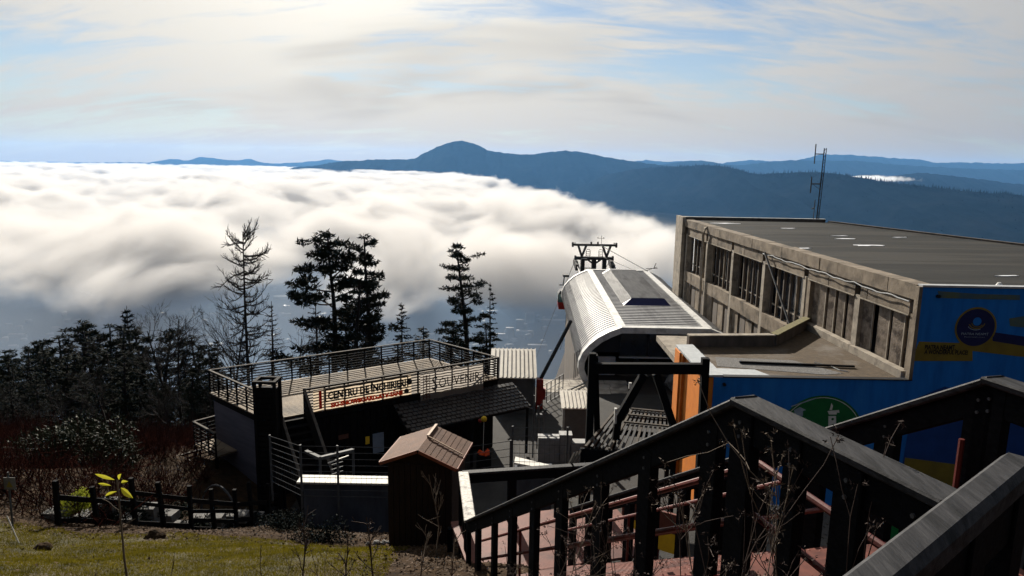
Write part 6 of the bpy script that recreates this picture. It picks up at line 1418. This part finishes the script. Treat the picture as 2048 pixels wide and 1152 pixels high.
def weed(name, base, h, seed, label, group, m, spread=0.5, lean=(0,0), heads=True, kids=7, lev=2, r=0.006, fine=0.003):
    rs = np.random.RandomState(seed); st = bent(rs, base, (lean[0],lean[1],1), h, r, r*0.45, 8, 0.0, 0.06); segs = list(st); e = empty(name, base, label, 'plant', group); tips = [st[-1][1]]
    for k in range(kids):
        t = rs.uniform(0.3,0.95); i = min(7,int(t*8)); b = st[i]; d = (b[1]-b[0])/np.linalg.norm(b[1]-b[0])+rdir(rs,1)[0]*spread*1.3; L = h*rs.uniform(0.12,0.34); br = bent(rs, b[0], d, L, r*0.55, fine, 4, 0.05, 0.12); segs += br; tips.append(br[-1][1])
        if lev > 1:
            for _ in range(2): b2 = bent(rs, br[rs.randint(1,4)][0], d+rdir(rs,1)[0]*0.8, L*0.5, r*0.35, fine, 3, 0.03, 0.12); segs += b2; tips.append(b2[-1][1])
    v, f = seg_mesh(segs, 5); link('stem', np_mesh('stem', v, f, m, True), e)
    if heads:
        C = []; R_ = []
        for t in tips:
            for _ in range(3): C.append(t+rs.normal(size=3)*0.018); R_.append(rs.uniform(0.008,0.016))
        v, f = foliage(rs, C, R_, 26000, 0.018, 0, 1.0); link('seed_heads', np_mesh('seed_heads', v, f, m), e)['kind'] = 'stuff'
def foreground_plants():
    for k, (px, py, Y, m) in enumerate([(1132,985,5.2,'dry_stem'),(1160,1065,5.6,'dark_stem'),(1085,1060,5.2,'dark_stem'),(1240,1080,4.6,'dark_stem'),(1300,1085,4.4,'dark_stem'),(1395,960,3.4,'dark_stem'),(1510,930,3.1,'dark_stem'),(1595,868,3.0,'dry_stem'),(1620,985,2.9,'dark_stem'),(1480,1050,2.9,'dry_stem'),(1590,1075,2.8,'dark_stem'),(1030,1085,6.0,'dark_stem'),(1690,1010,2.8,'dark_stem'),(1430,1085,3.0,'dry_stem')]):
        t = aty(px, py, Y); z = gz(t.x, Y)-0.05; weed('dry_weed', (t.x+0.03*math.sin(k*2), Y, z), t.z-z, 40+k, ['third','fourth','second','fifth','sixth','seventh','tenth','twelfth','thirteenth','ninth','eleventh','first','fourteenth','eighth'][k]+' dry weed with seed heads from the left before the balustrade', 'dry weeds before the balustrade', M[m], 0.55, (0.04*math.sin(k),0), True, 8, 2, 0.005, 0.002)
    for k, (px, py, Y, lab) in enumerate([(872,942,11.6,'pale bare shrub against the hut wall'),(745,1015,9.0,'dark thin shrub in front of the bank'),(600,1040,9.0,'thin leafless shrub at the grass edge'),(690,1075,8.6,'small leafless shrub low in front of the bank'),(840,1065,9.2,'bleached bare stem below the hut'),(905,1075,8.8,'bleached bare stem beside the stair foot')]):
        t = aty(px, py, Y); z = gz(t.x, Y)-0.05; weed('bare_shrub', (t.x,Y,z), t.z-z, 70+k, lab, None, M['dry_stem' if k in (0,4,5) else 'dark_stem'], 0.7, (0.05*math.cos(k*3),0), False, 9, 2, 0.014, 0.004)
    for k, (px, py, Y) in enumerate([(520,1085,8.4),(560,1095,8.3),(640,1090,8.5),(655,1100,8.2),(330,1100,8.6),(175,1125,8.0)]):
        t = aty(px, py, Y); z = gz(t.x, Y)-0.05; weed('thin_twig', (t.x,Y,z), t.z-z, 90+k, ['third','fourth','fifth','sixth','second','first'][k]+' thin twig from the left standing in the grass', 'thin twigs in the grass', M['dry_stem' if k % 2 else 'dark_stem'], 0.6, (0.25*math.sin(k*1.7),0), False, 3, 1, 0.006, 0.003)
    # sapling with the last yellow leaves
    t = aty(238, 948, 6.5); z = gz(t.x, 6.5); T = empty('yellow_sapling', (t.x,6.5,z), 'thin sapling with last yellow leaves in the grass', 'sapling'); rs = np.random.RandomState(3)
    st = bent(rs, (t.x-0.02,6.5,z-0.05), (0,0,1), t.z-z, 0.014, 0.007, 10, 0.0, 0.03); top = st[-1][1]; segs = list(st)+bent(rs, st[7][1], (-0.6,0,0.5), 0.22, 0.005, 0.003, 3, 0, 0.1)+bent(rs, st[7][0], (0.7,0,0.4), 0.2, 0.005, 0.003, 3, 0, 0.1)
    v, f = seg_mesh(segs, 6); link('stem', np_mesh('stem', v, f, M['dry_stem'], True), T)
    for (dx, dz, ang, L, w) in [(-0.02,0.0,150,0.19,0.055),(-0.06,-0.06,160,0.12,0.04),(0.03,-0.08,-28,0.18,0.06),(0.02,0.0,60,0.10,0.04),(-0.01,-0.12,200,0.11,0.04),(0.04,-0.03,20,0.10,0.04)]:
        c = Vector(top)+Vector((dx,0,dz)); a = math.radians(ang); d = Vector((math.cos(a),-0.35,math.sin(a))).normalized(); u = Vector((-math.sin(a),0.3,math.cos(a))).normalized(); fold = Vector((0,-0.02,0.012)); m = MB()
        pr = [(0,0),(0.25,0.75),(0.5,1.0),(0.78,0.65),(1,0)]
        for (p0, w0), (p1, w1) in zip(pr, pr[1:]):
            for s in (-1, 1): m.poly([c+d*L*p0, c+d*L*p1, c+d*L*p1+u*w*0.5*w1*s+fold*w1, c+d*L*p0+u*w*0.5*w0*s+fold*w0])
        m.build('leaf', M['leaf_yellow'], T)
foreground_plants()
